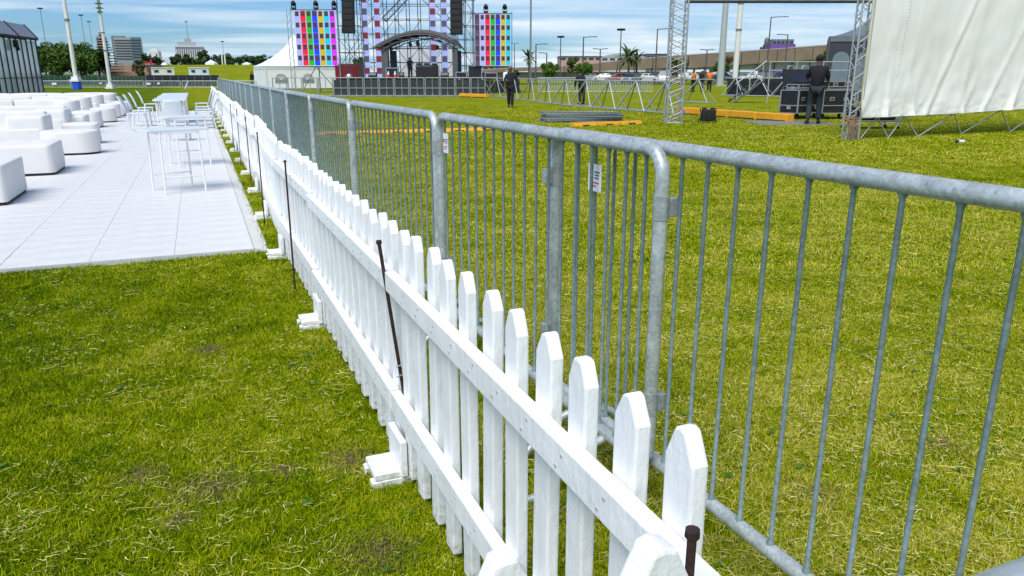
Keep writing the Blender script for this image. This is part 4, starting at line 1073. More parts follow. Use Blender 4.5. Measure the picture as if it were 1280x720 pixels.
pagoda(a.x+2.5, 43.2, 4.0, 4.0, 3.25, 4.3, 'black marquee with clear arched windows behind the right truss', mat('black_tent_wall', (.03, .035, .045), .6), mat('slate_tent_roof', (.13, .15, .18), .6), M['scaff'], ((-1.35, .42, .5, 1.6), (-.2, .42, .5, 1.6), (.95, .42, .5, 1.6)), rz=R(-21), gc=(.16, .20, .23))

# ================================================================== stage
def led_mat(name, c, e): return mat(name, tuple(x*.12 for x in c), .5, 0, .03, 3, emit=c, estr=e)
LC = dict(lav=(.34, .40, .78), red=(.75, .005, .04), green=(.005, .42, .02), blue=(.005, .05, .85), yellow=(.50, .42, .005), cyan=(.01, .50, .72), magenta=(.62, .02, .80), plum=(.09, .06, .12))
LM = {k: led_mat('led_'+k, c, .62) for k, c in LC.items()}
LGRID = mat('led_cabinet_edge', (.25, .28, .4), .4, emit=(.42, .5, .8), estr=.4)
def led_panel_mesh(w, h, key):
    """one LED cabinet: colour field with a dark printed test square and a pale edge"""
    m = MB(); m.box((0, .04, 0), (w, .08, h), m=2)
    m.box((0, -.004, 0), (w*.90, .006, h*.995), m=0)
    m.box((0, -.010, h*.20), (w*.64, .006, h*.44), m=1)
    return m.mesh('led_panel', [LM[key], M['led_off'], LGRID])
def screen(x0, x1, y0, y1, Y, cols, label):
    a, b = D(x0, y0, Y), D(x1, y1, Y); w = b.x-a.x; h = a.z-b.z; t = empty('led_screen', ((a.x+b.x)/2, Y, b.z), 0, label, 'LED screen', 'colour test screens beside the stage')
    n = len(cols); pw, ph = w/n, h/5
    for i, k in enumerate(cols):
        me = led_panel_mesh(pw-.004, ph-.006, k)
        for j in range(5): place('led_panel', me, t, (-w/2+(i+.5)*pw, 0, (j+.5)*ph))
    for z in (-.06, h+.06): rod('frame_tube', (-w/2-.3, .15, z), (w/2+.1, .15, z), .035, M['scaff'], t)
    for x in (-w/2-.32, w/2+.08): rod('frame_tube', (x, .25, -b.z), (x, .25, h+.2), .035, M['truss_light'], t)
    if x0 < 500:
        rod('frame_tube', (-w/2-.65, .4, -b.z), (-w/2-.65, .4, h+.15), .03, M['truss_light'], t)
        nz_ = 12
        for i in range(nz_):
            z0 = -b.z+i*(h+b.z)/nz_; rod('lacing', (-w/2-.65, .4, z0), (-w/2-.32, .25, z0+(h+b.z)/nz_), .014, M['truss_light'], t)
        rod('prop', (-.2, .2, -.05), (-1.4, .2, -b.z), .03, M['scaff'], t); rod('prop', (-.2, .2, -.05), (1.4, .2, -b.z), .03, M['scaff'], t); rod('prop', (0, .3, -.05), (0, .3, -b.z), .04, M['scaff'], t)
    return t, w, h, b.z
def moving_head(p, label):
    t = empty('moving_head_lamp', p, 0, label, 'stage lamp', 'moving head lamps on top of the screens')
    MB().box((0, 0, .06), (.3, .3, .12)).build('base', M['black'], t); MB().box((-.15, 0, .28), (.05, .12, .36)).box((.15, 0, .28), (.05, .12, .36)).build('yoke', M['black'], t)
    MB().tube([(0, -.12, .52), (0, .05, .36), (0, .16, .28)], [.13, .15, .10], 10).build('head', M['black'], t)
for (args, tops) in (((367, 422.5, 13, 82, 59, ['lav', 'red', 'green', 'blue', 'yellow', 'cyan', 'magenta'], 'left colour test screen with seven vertical colour columns ending in magenta'), (-1.55, 0.1, 1.45)),
                     ((593, 638.5, 17.5, 82, 59, ['plum', 'lav', 'red', 'green', 'blue', 'yellow', 'cyan'], 'right colour test screen whose columns end in cyan'), (-.5, .9))):
    t, w, h, bz = screen(*args)
    for k, x in enumerate(tops): moving_head(V((t.location.x+x, 59.2, bz+h+.1)), f'black moving head lamp on the {"left" if args[0] < 500 else "right"} screen, {ORD[k]} from the left')
def stage():
    Y = 58; x0, x1 = D(424, 98, Y).x, D(650, 98, Y).x; zt = 1.08
    t = empty('stage_platform', ((x0+x1)/2, Y+5, 0), 0, 'wide black stage platform behind the front barriers', 'stage'); w = x1-x0
    n = 12
    for i in range(n): MB().box((-w/2+(i+.5)*w/n, 0, zt-.06), (w/n-.02, 10, .12)).build('deck_plate', mat('stage_ply', (.03, .032, .036), .7) if i == 0 else bpy.data.materials['stage_ply'], t)
    sk = mat('stage_skirt', (.010, .014, .013), .85)
    for i in range(n): MB().box((-w/2+(i+.5)*w/n, -4.95, zt/2-.08), (w/n-.05, .05, zt-.16)).build('skirt', sk, t)
    rod('edge_rail', (-w/2, -5.05, zt-.02), (w/2, -5.05, zt-.02), .05, M['scaff'], t)
    return zt
SZ = stage()
def arch_roof():
    t = empty('arched_stage_roof', (D(521, 60, 62).x, 62, SZ), 0, 'grey arched canopy on two pillars over the middle of the stage', 'stage canopy')
    Y0 = 60.5; k = 61/978.0; pts = []
    P = [(466, 59), (473, 54), (482, 49), (493, 44), (506, 40), (520, 38.2), (534, 38.5), (548, 42), (560, 47), (569, 52.5), (575, 59)]
    cx = t.location.x; mem = mat('grey_membrane', (.12, .12, .115), .7, 0, .1, 2); un = mat('dark_lining', (.09, .09, .095), .8)
    m = MB(); vs = []; fs = []
    for dy, dz in ((-1.5, 0), (0.5, .18), (3.5, .05)):
        for x, y in P:
            q = D(x, y, Y0); vs.append((q.x-cx, dy, q.z-SZ+dz))
    N0 = len(vs); vs += [(x, y, z-.16) for x, y, z in vs]; n = len(P)
    for j in range(2):
        for i in range(n-1):
            a = j*n+i; fs += [(a, a+1, a+n+1, a+n)]
    for j in range(2):
        for i in range(n-1): a = N0+j*n+i; fs.append((a+n, a+n+1, a+1, a))
    for i in range(n-1): fs += [(i, N0+i, N0+i+1, i+1), (2*n+i+1, N0+2*n+i+1, N0+2*n+i, 2*n+i)]
    for j in range(2):
        fs += [(j*n, j*n+n, N0+j*n+n, N0+j*n), (j*n+n-1, N0+j*n+n-1, N0+j*n+2*n-1, j*n+2*n-1)]
    m.add(vs, fs, 0, False); m.build('membrane', mem, t)
    for dy in (-1.55, 1.0, 3.4):
        rib = [(D(x, y, Y0).x-cx, dy, D(x, y, Y0).z-SZ-.28+(.12 if dy > 0 else 0)) for x, y in P[1:-1]]
        MB().tube(rib, .06, 6).build('rib', M['scaff'], t)
        r2 = [(x*.96, y, z-.3) for x, y, z in rib]; MB().tube(r2, .04, 5).build('rib', M['scaff'], t)
        for i in range(len(rib)-1): rod('lacing', rib[i], r2[i+1], .022, M['scaff'], t)
    for x0, x1 in ((476, 484), (565, 571.5)):
        a, b = D(x0, 58, Y0), D(x1, 58, Y0); MB().box(((a.x+b.x)/2-cx, -1.2, (a.z-SZ)/2-.1), (b.x-a.x, .5, a.z-SZ-.2)).build('pillar', mat('pillar_cloth', (.10, .105, .105), .8), t)
        MB().box(((a.x+b.x)/2-cx, 3, (a.z-SZ)/2-.1), (b.x-a.x, .5, a.z-SZ-.2)).build('pillar', bpy.data.materials['pillar_cloth'], t)
    for x in (-1.9, -.4, .2, 1.7): MB().tube([(x, -1.3, 2.35+.4*(1-abs(x)/2)), (x+.08, -1.2, 2.05+.4*(1-abs(x)/2))], [.11, .15], 8).build('spotlight', M['black'], t)
arch_roof()
def scaffold(name, x0, x1, Y0, Y1, z0, z1, bay, lift, label, seed=0, r=.034):
    a, b = D(x0, 50, Y0).x, D(x1, 50, Y0).x; t = empty(name, (a, Y0, z0), 0, label, 'scaffold'); w = b-a; n = max(1, int(round(w/bay))); rnd = random.Random(seed)
    H_ = z1-z0; nl = int(H_/lift)
    for dy in (0, Y1-Y0):
        for i in range(n+1): rod('standard', (i*w/n, dy, 0), (i*w/n, dy, H_), r, M['scaff'], t)
        for j in range(1, nl+1): rod('ledger', (-.15, dy, j*lift), (w+.15, dy, j*lift), r*.85, M['scaff'], t)
        for i in range(n):
            for j in range(nl):
                if rnd.random() < .5:
                    s = (i+j) % 2; rod('brace', ((i+s)*w/n, dy, j*lift), ((i+1-s)*w/n, dy, (j+1)*lift), r*.7, M['scaff'], t)
    for i in range(n+1):
        for j in range(1, nl+1, 2): rod('transom', (i*w/n, 0, j*lift), (i*w/n, Y1-Y0, j*lift), r*.8, M['scaff'], t)
    return t
scaffold('scaffold_wall', 452, 566, 66, 68, 0, 9.2, 1.0, 1.15, 'wide scaffold wall of steel tubes behind the arched canopy', 1)
scaffold('scaffold_tower', 424, 448, 62, 64, 0, 9.2, .8, 1.0, 'scaffold tower behind the left speaker array', 2)
scaffold('scaffold_tower', 570, 591, 62, 64, 0, 9.2, .7, 1.0, 'scaffold tower behind the right speaker array', 3)
def roof_truss(p, q, label, w=.4, n=None, leg=False, m='scaff', rc=.025, rl=.013, name='truss_beam'):
    """box truss from p to q: four chords and zigzag lacing on each face"""
    p, q = V(p), V(q); d = q-p; L_ = d.length; t = empty(name, p, 0, label, 'truss')
    t.rotation_mode = 'QUATERNION'; t.rotation_quaternion = d.to_track_quat('Z', 'Y'); h = w/2; n = n or int(L_/w)
    cs = [(-h, -h), (h, -h), (h, h), (-h, h)]
    for x, y in cs: rod('chord', (x, y, 0), (x, y, L_), rc, M[m], t, 8)
    for k in range(4):
        a, b = cs[k], cs[(k+1) % 4]
        for i in range(n):
            z0, z1 = i*L_/n, (i+1)*L_/n
            if i % 2: rod('lacing', (*a, z0), (*b, z1), rl, M[m], t, 5)
            else: rod('lacing', (*b, z0), (*a, z1), rl, M[m], t, 5)
        for z in (.02, L_-.02): rod('end_bar', (*a, z), (*b, z), rc*.8, M[m], t, 5)
    return t
roof_truss(D(424, 0, 63)+V((0, 0, .9)), D(592, 0, 63)+V((0, 0, .9)), 'long truss beam across the top of the stage scaffold', w=.5)
roof_truss(D(480, 25, 65), D(512, -8, 65), 'sloping truss rising left of the stage centre', w=.4)
roof_truss(D(560, 25, 65), D(524, -8, 65), 'sloping truss rising right of the stage centre', w=.4)
def speaker_array(x0, x1, yb, label):
    Y = 60.5; a, b = D(x0, 0, Y), D(x1, yb, Y); w = b.x-a.x; zb = b.z; t = empty('speaker_array', ((a.x+b.x)/2, Y, zb), 0, label, 'speaker array', 'hanging black speaker arrays')
    h = .45
    for i in range(8):
        m = MB(); m.box((0, .08*i-.1*(i == 0), (i+.5)*h), (w, .75, h-.025)); m.box((0, .08*i-.38-.1*(i == 0), (i+.5)*h), (w*.86, .03, h*.6)); m.build('cabinet', M['black'], t, bevel=.01)
    rod('hanging_chain', (0, .5, 8*h), (0, .5, 8*h+1.5), .03, M['scaff'], t)
    for s in (-1, 1): rod('rigging_bar', (s*w/2, .3, 0), (s*w/2, .8, 8*h), .02, M['scaff'], t)
speaker_array(426.5, 443, 42, 'left hanging stack of black line speakers beside the left screen')
speaker_array(562.5, 578, 43.5, 'right hanging stack of black line speakers above the canopy')
BRN = led_mat('led_brown', (.20, .03, .03), .5); SLT = led_mat('led_slate', (.09, .10, .14), .5)
def led_column(px, ph, label, pat):
    Y = 64.5; w = 7.5*Y/978; z0 = SZ; t = empty('led_column', (D(px, 50, Y).x, Y, z0), 0, label, 'LED column', 'narrow LED columns behind the canopy'); h = .92
    meshes = {}
    for key, mm in (('b', BRN), ('s', SLT)):
        m = MB(); m.box((0, .05, 0), (w, .08, h-.015), m=0); m.box((0, .0, .08), (w*.84, .04, h*.52), m=1); meshes[key] = m.mesh('led_panel', [LM['lav'], mm])
    for j in range(8): place('led_panel', meshes[pat[(j+ph) % len(pat)]], t, (0, 0, (j+.5)*h))
    rod('stand', (-w/2, .15, -z0), (-w/2, .15, 8*h), .025, M['scaff'], t)
for px, ph, l, pat in ((457, 0, 'leftmost LED column with slate squares', 'bss'), (472.5, 0, 'second LED column from the left with brown squares', 'b'), (541.5, 1, 'third LED column with mixed squares over the canopy', 'bbs'), (555.5, 0, 'rightmost LED column with slate squares beside the right array', 'ss')):
    led_column(px, ph, l, pat)
def gear(name, px, py, w, d, h, label, cat, kind, Y=59.5, z=None, rz=0):
    a = D(px, py, Y); z = SZ if z is None else z; t = empty(name, (a.x, Y, z), rz, label, cat)
    if kind == 'wedge':
        m = MB(); mt = Matrix(((0, 0, 1, 0), (1, 0, 0, 0), (0, 1, 0, 0), (0, 0, 0, 1))); m.prism([(-d/2, 0), (d/2, 0), (d/2, h), (0, h), (-d/2, h*.35)], -w/2, w/2, mtx=mt); m.build('cabinet', M['black'], t)
        MB().box((0, -d*.27, h*.69), (w*.85, .01, h*.5), mtx=Matrix.Rotation(R(-38), 3, 'X')).build('grille', M['scaff'], t)
    elif kind == 'table':
        MB().box((0, 0, h-.03), (w, d, .06)).build('tabletop', M['black'], t); MB().box((0, -d/2+.03, h/2-.04), (w*.96, .03, h-.1)).build('drape', M['black'], t)
        for s in (-.35, 0, .35): MB().box((s*w, 0, h+.06), (w*.22, d*.6, .12)).build('player', M['blackgloss'], t)
    else:
        MB().box((0, 0, h/2), (w, d, h)).build('body', M['blackgloss'], t, bevel=.02)
        for zz in (.03, h-.03): MB().box((0, -d/2-.01, zz), (w+.02, .02, .05)).build('edge', M['truss_light'], t)
        for s in (-1, 1): MB().box((s*w/2, -d/2-.01, h/2), (.05, .02, h-.12)).build('edge', M['truss_light'], t)
G1 = [('road_case', 491, 95, .9, .6, .75, 'low road case on stage left of the disc jockey table', 'case', 'c'), ('stage_monitor', 500, 95, .6, .5, .42, 'black wedge monitor at the front of the stage left of centre', 'speaker', 'wedge'), ('disc_jockey_table', 534, 95, 1.7, .7, .95, 'black draped equipment table under the canopy', 'table', 'table'),
      ('road_case', 545, 96, .5, .5, .9, 'tall road case right of the equipment table', 'case', 'c'), ('road_case', 577, 96, .8, .6, .45, 'low road case right of the canopy pillar', 'case', 'c'), ('road_case', 594, 90, 1.0, .6, .95, 'large black case below the right screen', 'case', 'c'), ('stage_monitor', 556, 96, .6, .5, .42, 'black wedge monitor right of the equipment table', 'speaker', 'wedge'),
      ('stage_monitor', 584, 96, .6, .5, .42, 'black wedge monitor left of the large case', 'speaker', 'wedge'), ('stage_monitor', 466, 96, .6, .5, .42, 'black wedge monitor near the left LED columns', 'speaker', 'wedge'), ('road_case', 614, 95, .9, .5, .4, 'flat case at the right end of the stage', 'case', 'c'), ('white_sack', 607, 95, .55, .4, .45, 'pale box on stage below the right screen', 'box', 'c')]
for g in G1: gear(*g)
def cone(px, label):
    a = D(px, 95, 58); t = empty('traffic_cone', (a.x, 58, SZ), 0, label, 'cone', 'red and white cones on the stage edge')
    MB().box((0, 0, .02), (.32, .32, .04)).build('foot', M['redcont'], t); MB().tube([(0, 0, .04), (0, 0, .26)], [.13, .09], 10).build('cone_body', mat('cone_red', (.7, .02, .02), .5), t); MB().tube([(0, 0, .26), (0, 0, .5)], [.09, .03], 10).build('cone_tip', M['white'], t)
cone(485.5, 'left red and white cone on the stage edge'); cone(494, 'right red and white cone on the stage edge')
# red trailer left of the stage and white cloth behind the canopy
a, b = D(418, 81, 66), D(450, 99, 66); t = empty('red_container', ((a.x+b.x)/2, 67.3, 0), 0, 'dark red container between the left screen and the stage', 'container'); w = b.x-a.x
MB().box((0, 0, a.z/2), (w, 2.4, a.z)).build('wall', M['redcont'], t)
for i in range(9): block('rib', (-w/2+(i+.5)*w/9, -1.22, a.z/2), (.09, .06, a.z-.15), M['redcont'], t)
block('roof_edge', (0, 0, a.z+.04), (w+.08, 2.5, .08), M['redcont'], t); MB().ball((.15, -1.45, .55*a.z), .28, 10, sq=(1, .4, .8)).build('lamp_dish', M['white'], t)
a, b = D(500, 58, 70.5), D(566, 97, 70.5); t = empty('white_backdrop', ((a.x+b.x)/2, 70.5, 0), 0, 'white cloth backdrop hanging behind the equipment table', 'backdrop'); w = b.x-a.x; h = a.z
for i in range(6): MB().box((-w/2+(i+.5)*w/6, .02*(i % 2), h/2+.5), (w/6-.01, .03, h-1.0)).build('cloth_drop', M['pvc'], t)
rod('hanging_tube', (-w/2, 0, h), (w/2, 0, h), .03, M['scaff'], t)

# ================================================================== stage front barriers
def front_barrier(p, rz, w, label, m='galv_mid', mesh_=True):
    t = empty('stage_barrier', p, rz, label, 'barrier', 'upright grey barriers in front of the stage'); h = 1.17
    for x in (-w/2+.03, w/2-.03): rod('upright', (x, 0, 0), (x, 0, h), .033, M[m], t, 6)
    for z in (.07, .52, h-.02): rod('cross_rail', (-w/2+.03, 0, z), (w/2-.03, 0, z), .024 if z < 1 else .03, M[m], t, 6)
    rod('upright', (0, 0, .07), (0, 0, h), .022, M[m], t, 5)
    MB().box((0, -.25, .02), (w-.08, .5, .03)).build('foot_plate', M['galv_dull'], t)
    if mesh_: MB().box((-w/4, .03, .55), (w/2-.08, .02, .95)).box((w/4, .03, .55), (w/2-.08, .02, .95)).build('mesh_panel', mat('dark_mesh', (.028, .036, .034), .8) if 'dark_mesh' not in bpy.data.materials else bpy.data.materials['dark_mesh'], t)
    return t
M['galv_mid'] = galv('weathered_galvanised_steel', (.30, .33, .33), .3, .5)
x = D(349, 98, 49).x; k = 0
while x < D(598, 98, 49).x:
    front_barrier((x, 49, 0), random.uniform(-.05, .05), .93, f'{ORD[k]} upright grey stage barrier counted from the white tent', mesh_=(k > 3)); x += .96; k += 1
def brace_barrier(a, b, label, tarp=False, back=True):
    """crowd barrier unit: top and bottom rail, slim bars and a pair of struts meeting at the top"""
    a, b = V(a), V(b); d = b-a; L_ = d.length; rz = math.atan2(d.y, d.x); t = empty('braced_barrier', a, rz, label, 'barrier', 'braced grey barriers with leaning struts')
    h = 1.13; yb = .55
    rod('top_rail', (0, yb*.5, h), (L_, yb*.5, h), .030, M['truss_light'], t); rod('bottom_rail', (0, 0, .06), (L_, 0, .06), .026, M['truss_light'], t); rod('bottom_rail', (0, yb, .06), (L_, yb, .06), .022, M['galv'], t)
    rod('strut', (0, 0, .03), (L_/2, yb*.5, h), .033, M['truss_light'], t); rod('strut', (L_, 0, .03), (L_/2, yb*.5, h), .026, M['galv'], t)
    rod('strut', (0, yb, .03), (L_/2, yb*.5, h), .022, M['galv_dull'], t); rod('strut', (L_, yb, .03), (L_/2, yb*.5, h), .022, M['galv_dull'], t)
    if tarp: MB().box((L_/2, yb+.06, .58), (L_-.02, .02, 1.0)).build('tarp', mat('black_tarp', (.012, .013, .02), .75), t)
ft = [(563, 116), (577, 117.5), (591, 119), (606, 120.7), (626, 122.8), (648, 125.5), (668, 128), (688, 130.5), (712, 133.3), (738, 135.8), (769, 138.3), (805, 141), (842, 144)]
for k in range(len(ft)-1): brace_barrier(G(*ft[k]), G(*ft[k+1]), f'{ORD[k]} braced barrier from the left in the row behind the flat stack')
ft = [(848, 128), (884, 130)]; brace_barrier(G(*ft[0]), G(*ft[1]), 'braced barrier seen just right of the gantry leg')
ft = [(902, 120), (929, 120.6), (962, 121.4), (996, 122)]
for k in range(3): brace_barrier(G(*ft[k]), G(*ft[k+1]), f'{ORD[k]} braced barrier with black tarp left of the flight cases', tarp=True)
# second row further back behind the braced barriers
for k in range(9):
    a = G(672+k*16, 116.5); b = G(672+(k+1)*16, 116.5); d = b-a
    t = empty('mesh_barrier', a, 0, f'{ORD[k]} grey barrier from the left in the back row before the parked cars', 'barrier', 'grey barriers in the back row')
    rod('top_rail', (0, 0, 1.1), (d.x, 0, 1.1), .03, M['galv'], t); rod('bottom_rail', (0, 0, .12), (d.x, 0, .12), .03, M['galv'], t)
    m = MB()
    for j in range(8): m.box(((j+.5)*d.x/8, 0, .61), (.03, .03, .97))
    m.build('bars', M['galv'], t)

# ================================================================== yellow ramps, pile of barriers, small gear
def ramp(a, b, w, h, label, n, m='yellow'):
    a, b = V((a.x, a.y, 0)), V((b.x, b.y, 0)); d = b-a; L_ = d.length; t = empty('cable_ramp', a, math.atan2(d.y, d.x), label, 'cable ramp')
    for i in range(n):
        x0, x1 = i*L_/n+.01, (i+1)*L_/n-.01; mt = Matrix(((0, 0, 1, 0), (1, 0, 0, 0), (0, 1, 0, 0), (0, 0, 0, 1)))
        MB().prism([(-w/2, 0.004), (w/2, 0.004), (w*.36, h), (-w*.36, h)], x0, x1, mtx=mt).build('segment', M[m], t)
    for i in range(n): MB().box(((i+.5)*L_/n, -w*.47, h*.35), (L_/n*.3, .05, h*.25)).build('rubber_slot', M['black'], t)
ramp(G(392, 169, 0), G(628, 162.5, 0), .22, .075, 'long thin yellow cable ramp seen through the near barriers', 6)
ramp(G(715, 158.5), G(800, 155), .25, .10, 'yellow strip lying in front of the flat stack of barriers', 3)
def trough(a, b, h, w, label, n):
    a, b = V((a.x, a.y, 0)), V((b.x, b.y, 0)); d = b-a; L_ = d.length; t = empty('yellow_barrier_block', a, math.atan2(d.y, d.x), label, 'barrier block')
    for i in range(n):
        MB().box(((i+.5)*L_/n, 0, h/2+.003), (L_/n-.012, w, h)).build('block', M['yellow'], t, bevel=.02)
    for i in range(n): MB().box(((i+.5)*L_/n, -w/2-.006, .03), (L_/n*.9, .015, .05)).build('skid', M['black'], t)
trough(G(850, 142.5), G(988, 153.0), .24, .3, 'long yellow barrier block on the grass behind the black floor lamp', 4)
trough(G(576, 121.3), G(609, 122.5), .22, .3, 'short yellow block lying in front of the barriers left of the walking man', 2)
def pile():
    L_ = 2.35; base = G(727, 153.5); 
    for k in range(6):
        t = empty('stacked_barrier', (base.x+random.uniform(-.06, .06), base.y+.45, .03+k*.048), R(2+random.uniform(-3, 3)), f'flat steel barrier in the low pile on the grass, {ORD[k]} from the bottom', 'barrier', 'barriers lying in a flat pile')
        m = MB(); pts = [(-L_/2+.08, -.5, 0), (-L_/2, -.42, 0), (-L_/2, .42, 0), (-L_/2+.08, .5, 0), (L_/2-.08, .5, 0), (L_/2, .42, 0), (L_/2, -.42, 0), (L_/2-.08, -.5, 0), (-L_/2+.08, -.5, 0)]
        m.tube(pts, .021, 6).build('frame', M['galv_dull'], t)
        for i in range(16): rod('bar', (-L_/2+(i+1)*L_/17, -.5, 0), (-L_/2+(i+1)*L_/17, .5, 0), .010, M['galv_dull'], t, 5)
pile()
def floor_lamp():
    a = G(886, 154.5); t = empty('floor_lamp', (a.x, a.y+.15, 0), 0, 'black square floor lamp in a yoke standing on the grass by the yellow block', 'stage lamp')
    MB().box((0, 0, .23), (.36, .22, .34)).build('body', M['black'], t, bevel=.03, seg=2)
    MB().tube([(0, -.13, .23), (0, -.11, .23)], .13, 14).build('lens', M['glass'], t)
    for s in (-1, 1):
        MB().tube([(s*.23, -.08, .0), (s*.21, 0, .22), (s*.23, .02, .43)], .016, 6).build('yoke', M['black'], t); MB().tube([(s*.25, .1, 0), (s*.21, 0, .22)], .014, 6).build('yoke', M['black'], t)
        MB().box((s*.12, 0, .42), (.10, .14, .05)).build('handle', M['black'], t)
    for i in range(5): MB().box((0, .125, .12+i*.055), (.3, .03, .015)).build('cooling_fin', M['black'], t)
floor_lamp()
t = empty('small_bottle', G(1201, 179)+V((0, 0, .035)), R(8), 'small white and navy bottle lying on the grass below the sheet', 'bottle')
MB().tube([(-.11, 0, 0), (.06, 0, 0), (.08, 0, 0)], [.033, .033, .018], 12).build('body', M['white'], t); MB().tube([(-.12, 0, 0), (-.065, 0, 0)], .0345, 12).build('label_band', mat('navy', (.01, .02, .08), .5), t); MB().tube([(.08, 0, 0), (.115, 0, 0)], .02, 10).build('cap', mat('grey_cap', (.2, .2, .22), .5), t)

# ================================================================== gantry, sheet
def gantry():
    L = G(841, 154); Yg = L.y; ztop = D(860, 2.5, Yg).z
    roof_truss((L.x, Yg, 0), (L.x, Yg, ztop+.4), 'upright truss leg of the gantry standing on the grass by the yellow block', w=.42, n=22, m='alu', rc=.027, rl=.012, name='truss_leg')
    MB_ = MB(); t = empty('base_plate', (L.x, Yg, .004), 0, 'steel base plate under the upright gantry leg', 'plate'); MB().box((0, 0, .008), (.62, .62, .012)).build('plate', M['galv_dull'], t)
    R_ = D(1130, 5, Yg)
    roof_truss((L.x+.22, Yg, ztop+.19), (R_.x, Yg, ztop+.19), 'horizontal dark truss beam of the gantry along the top edge of the picture', w=.36, n=26, m='scaff', rc=.027, rl=.013)
    roof_truss((R_.x, Yg, 0), (R_.x, Yg, ztop+.5), 'second gantry leg standing behind the white sheet', w=.42, n=20, m='alu', rc=.027, rl=.012, name='truss_leg')
gantry()
A0 = G(1063, 174.5); A1 = G(1262.5, 165.4); SD = (A1-A0).normalized(); SN = V((SD.y, -SD.x, 0))
if SN.y > 0: SN = -SN
roof_truss(A0+V((0, 0, 0))-SD*.02, A0+V((0, 0, 4.4))-SD*.02, 'upright truss leg at the left edge of the white sheet', w=.25, n=24, m='truss_light', rc=.022, rl=.011, name='truss_leg')
def on_sheet(px, py):
    r = ray(px, py); q = A0.dot(SN); t = q/r.dot(SN); return V((r.x*t, r.y*t, CH+r.z*t))
def sheet():
    bl = on_sheet(1066, 146.5); L_ = 8.0; nx, nz = 150, 60; H_ = 4.6
    t = empty('white_sheet', (bl.x, bl.y, 0), math.atan2(SD.y, SD.x), 'large creased white sheet hanging from a frame at the right edge', 'sheet')
    zb = [(0, bl.z)]+[((on_sheet(x, y)-bl).dot(SD), on_sheet(x, y).z) for x, y in ((1097, 145.5), (1131, 144), (1192.5, 141), (1251.6, 136.8), (1280, 135.3))]
    def bottom(u):
        for i in range(len(zb)-1):
            if u <= zb[i+1][0]: f = (u-zb[i][0])/(zb[i+1][0]-zb[i][0]); return zb[i][1]+(zb[i+1][1]-zb[i][1])*f
        return zb[-1][1]+(u-zb[-1][0])*.03
    nodes = [z[0] for z in zb[:-1]]+[5.9, 7.4]
    def fold(u, v):      # v = height above the hem
        f = 0
        for k, c in enumerate(nodes):      # pleats fanning up from every tie point
            for j, (sl, w, am) in enumerate(((.10, .05, .030), (.42, .07, .034), (-.38, .06, .022), (.9, .05, .016))):
                cc = c+sl*v*(1 if (k+j) % 3 else -.6); ww = w*(1+v*.9)
                f += am*math.exp(-((u-cc)/ww)**2)*math.exp(-v*(.55 if j < 2 else 1.8))
        for c, sl, w, am in ((2.0, .45, .07, .05), (2.2, .42, .05, -.04), (3.9, .55, .09, .05), (.75, .02, .05, .03), (.55, .06, .07, .022), (4.8, .5, .08, .04), (1.25, .10, .04, .02), (3.0, .2, .12, .03)):
            f += am*math.exp(-((u-c-sl*v)/w)**2)*(1-.3*math.exp(-v))
        f *= .36+.6*math.exp(-v*2.2); f += mnoise.noise(V((u*1.1, v*.7, 1)))*.03+mnoise.noise(V((u*4, v*2.5, 4)))*.018*math.exp(-v*.4)+mnoise.noise(V((u*11, v*9, 6)))*.016*math.exp(-v*2.2)+mnoise.noise(V((u*22, v*16, 8)))*.006*math.exp(-v*2.5)
        return f
    vs = []; fs = []
    for j in range(nz+1):
        v = H_*(j/nz)**1.5
        for i in range(nx+1):
            u = L_*i/nx; scallop = .006*abs(math.sin(u*4.1))+.008*mnoise.noise(V((u*6, 0, 2)))
            u2 = u+(.02*mnoise.noise(V((0, v*3, 5))) if i == 0 else 0)
            vs.append((u2+(.0 if i else .0), -.17-fold(u, v), bottom(u)+v-(scallop if j == 0 else 0)))
    for j in range(nz):
        for i in range(nx): a = j*(nx+1)+i; fs.append((a, a+1, a+nx+2, a+nx+1))
    N0 = len(vs); vs += [(x, y+.006, z) for x, y, z in vs]
    fs += [tuple(k+N0 for k in reversed(f)) for f in fs]
    m = MB(); m.add(vs, fs, 0, True)
    cl = mat('sheet_cloth', (.78, .76, .70), .8, 0, .10, .8, .25, 25, col2=(.88, .87, .82))
    m.build('cloth', cl, t)
    e = MB(); e.tube([(-.012, -.17-fold(0, v), bottom(0)+v) for v in [i*.3 for i in range(15)]], .014, 6); e.build('hem', mat('yellowed_hem', (.50, .46, .22), .8), t)
    # small row of punched eyelets
    q = MB()
    for i in range(26): v = .9+i*.075; u = .93+.05*v+random.uniform(-.012, .012); q.box((u, -.185-fold(u, v), bottom(u)+v), (.022, .008, .024))
    o = q.build('eyelet_row', M['white'], t)
    f = empty('sheet_base_truss', A0, math.atan2(SD.y, SD.x), 'low zigzag truss standing on the grass under the hem of the white sheet', 'truss')
    def loc(w): return ((w-A0).dot(SD), -(w-A0).dot(SN), w.z)
    tops = [on_sheet(x, y) for x, y in ((1066, 148), (1097, 146.3), (1131, 144.8), (1192.5, 141.8), (1251.6, 137.6))]; tops += [tops[-1]+(tops[-1]-tops[-2])*k for k in (1, 2, 3)]
    feet = [G(1110, 173.0), G(1147, 171.6), G(1201, 168), G(1262.5, 165.4)]; feet += [feet[-1]+(feet[-1]-feet[-2])*k for k in (1, 2, 3)]
    for i in range(len(tops)-1): rod('top_chord', loc(tops[i]), loc(tops[i+1]), .022, M['truss_light'], f, 8)
    for i in range(1, len(tops)):
        if i-1 < len(feet): a = loc(tops[i]); b = loc(feet[i-1]); rod('diagonal', a, (b[0], b[1], .015), .014, M['truss_light'], f)
        if i < len(tops)-1 and i-1 < len(feet): a = loc(tops[i+1]); b = loc(feet[i-1]); rod('diagonal', (b[0], b[1], .015), a, .014, M['truss_light'], f)
    a = loc(tops[1]); rod('diagonal', a, (.3, 0, .02), .014, M['truss_light'], f)
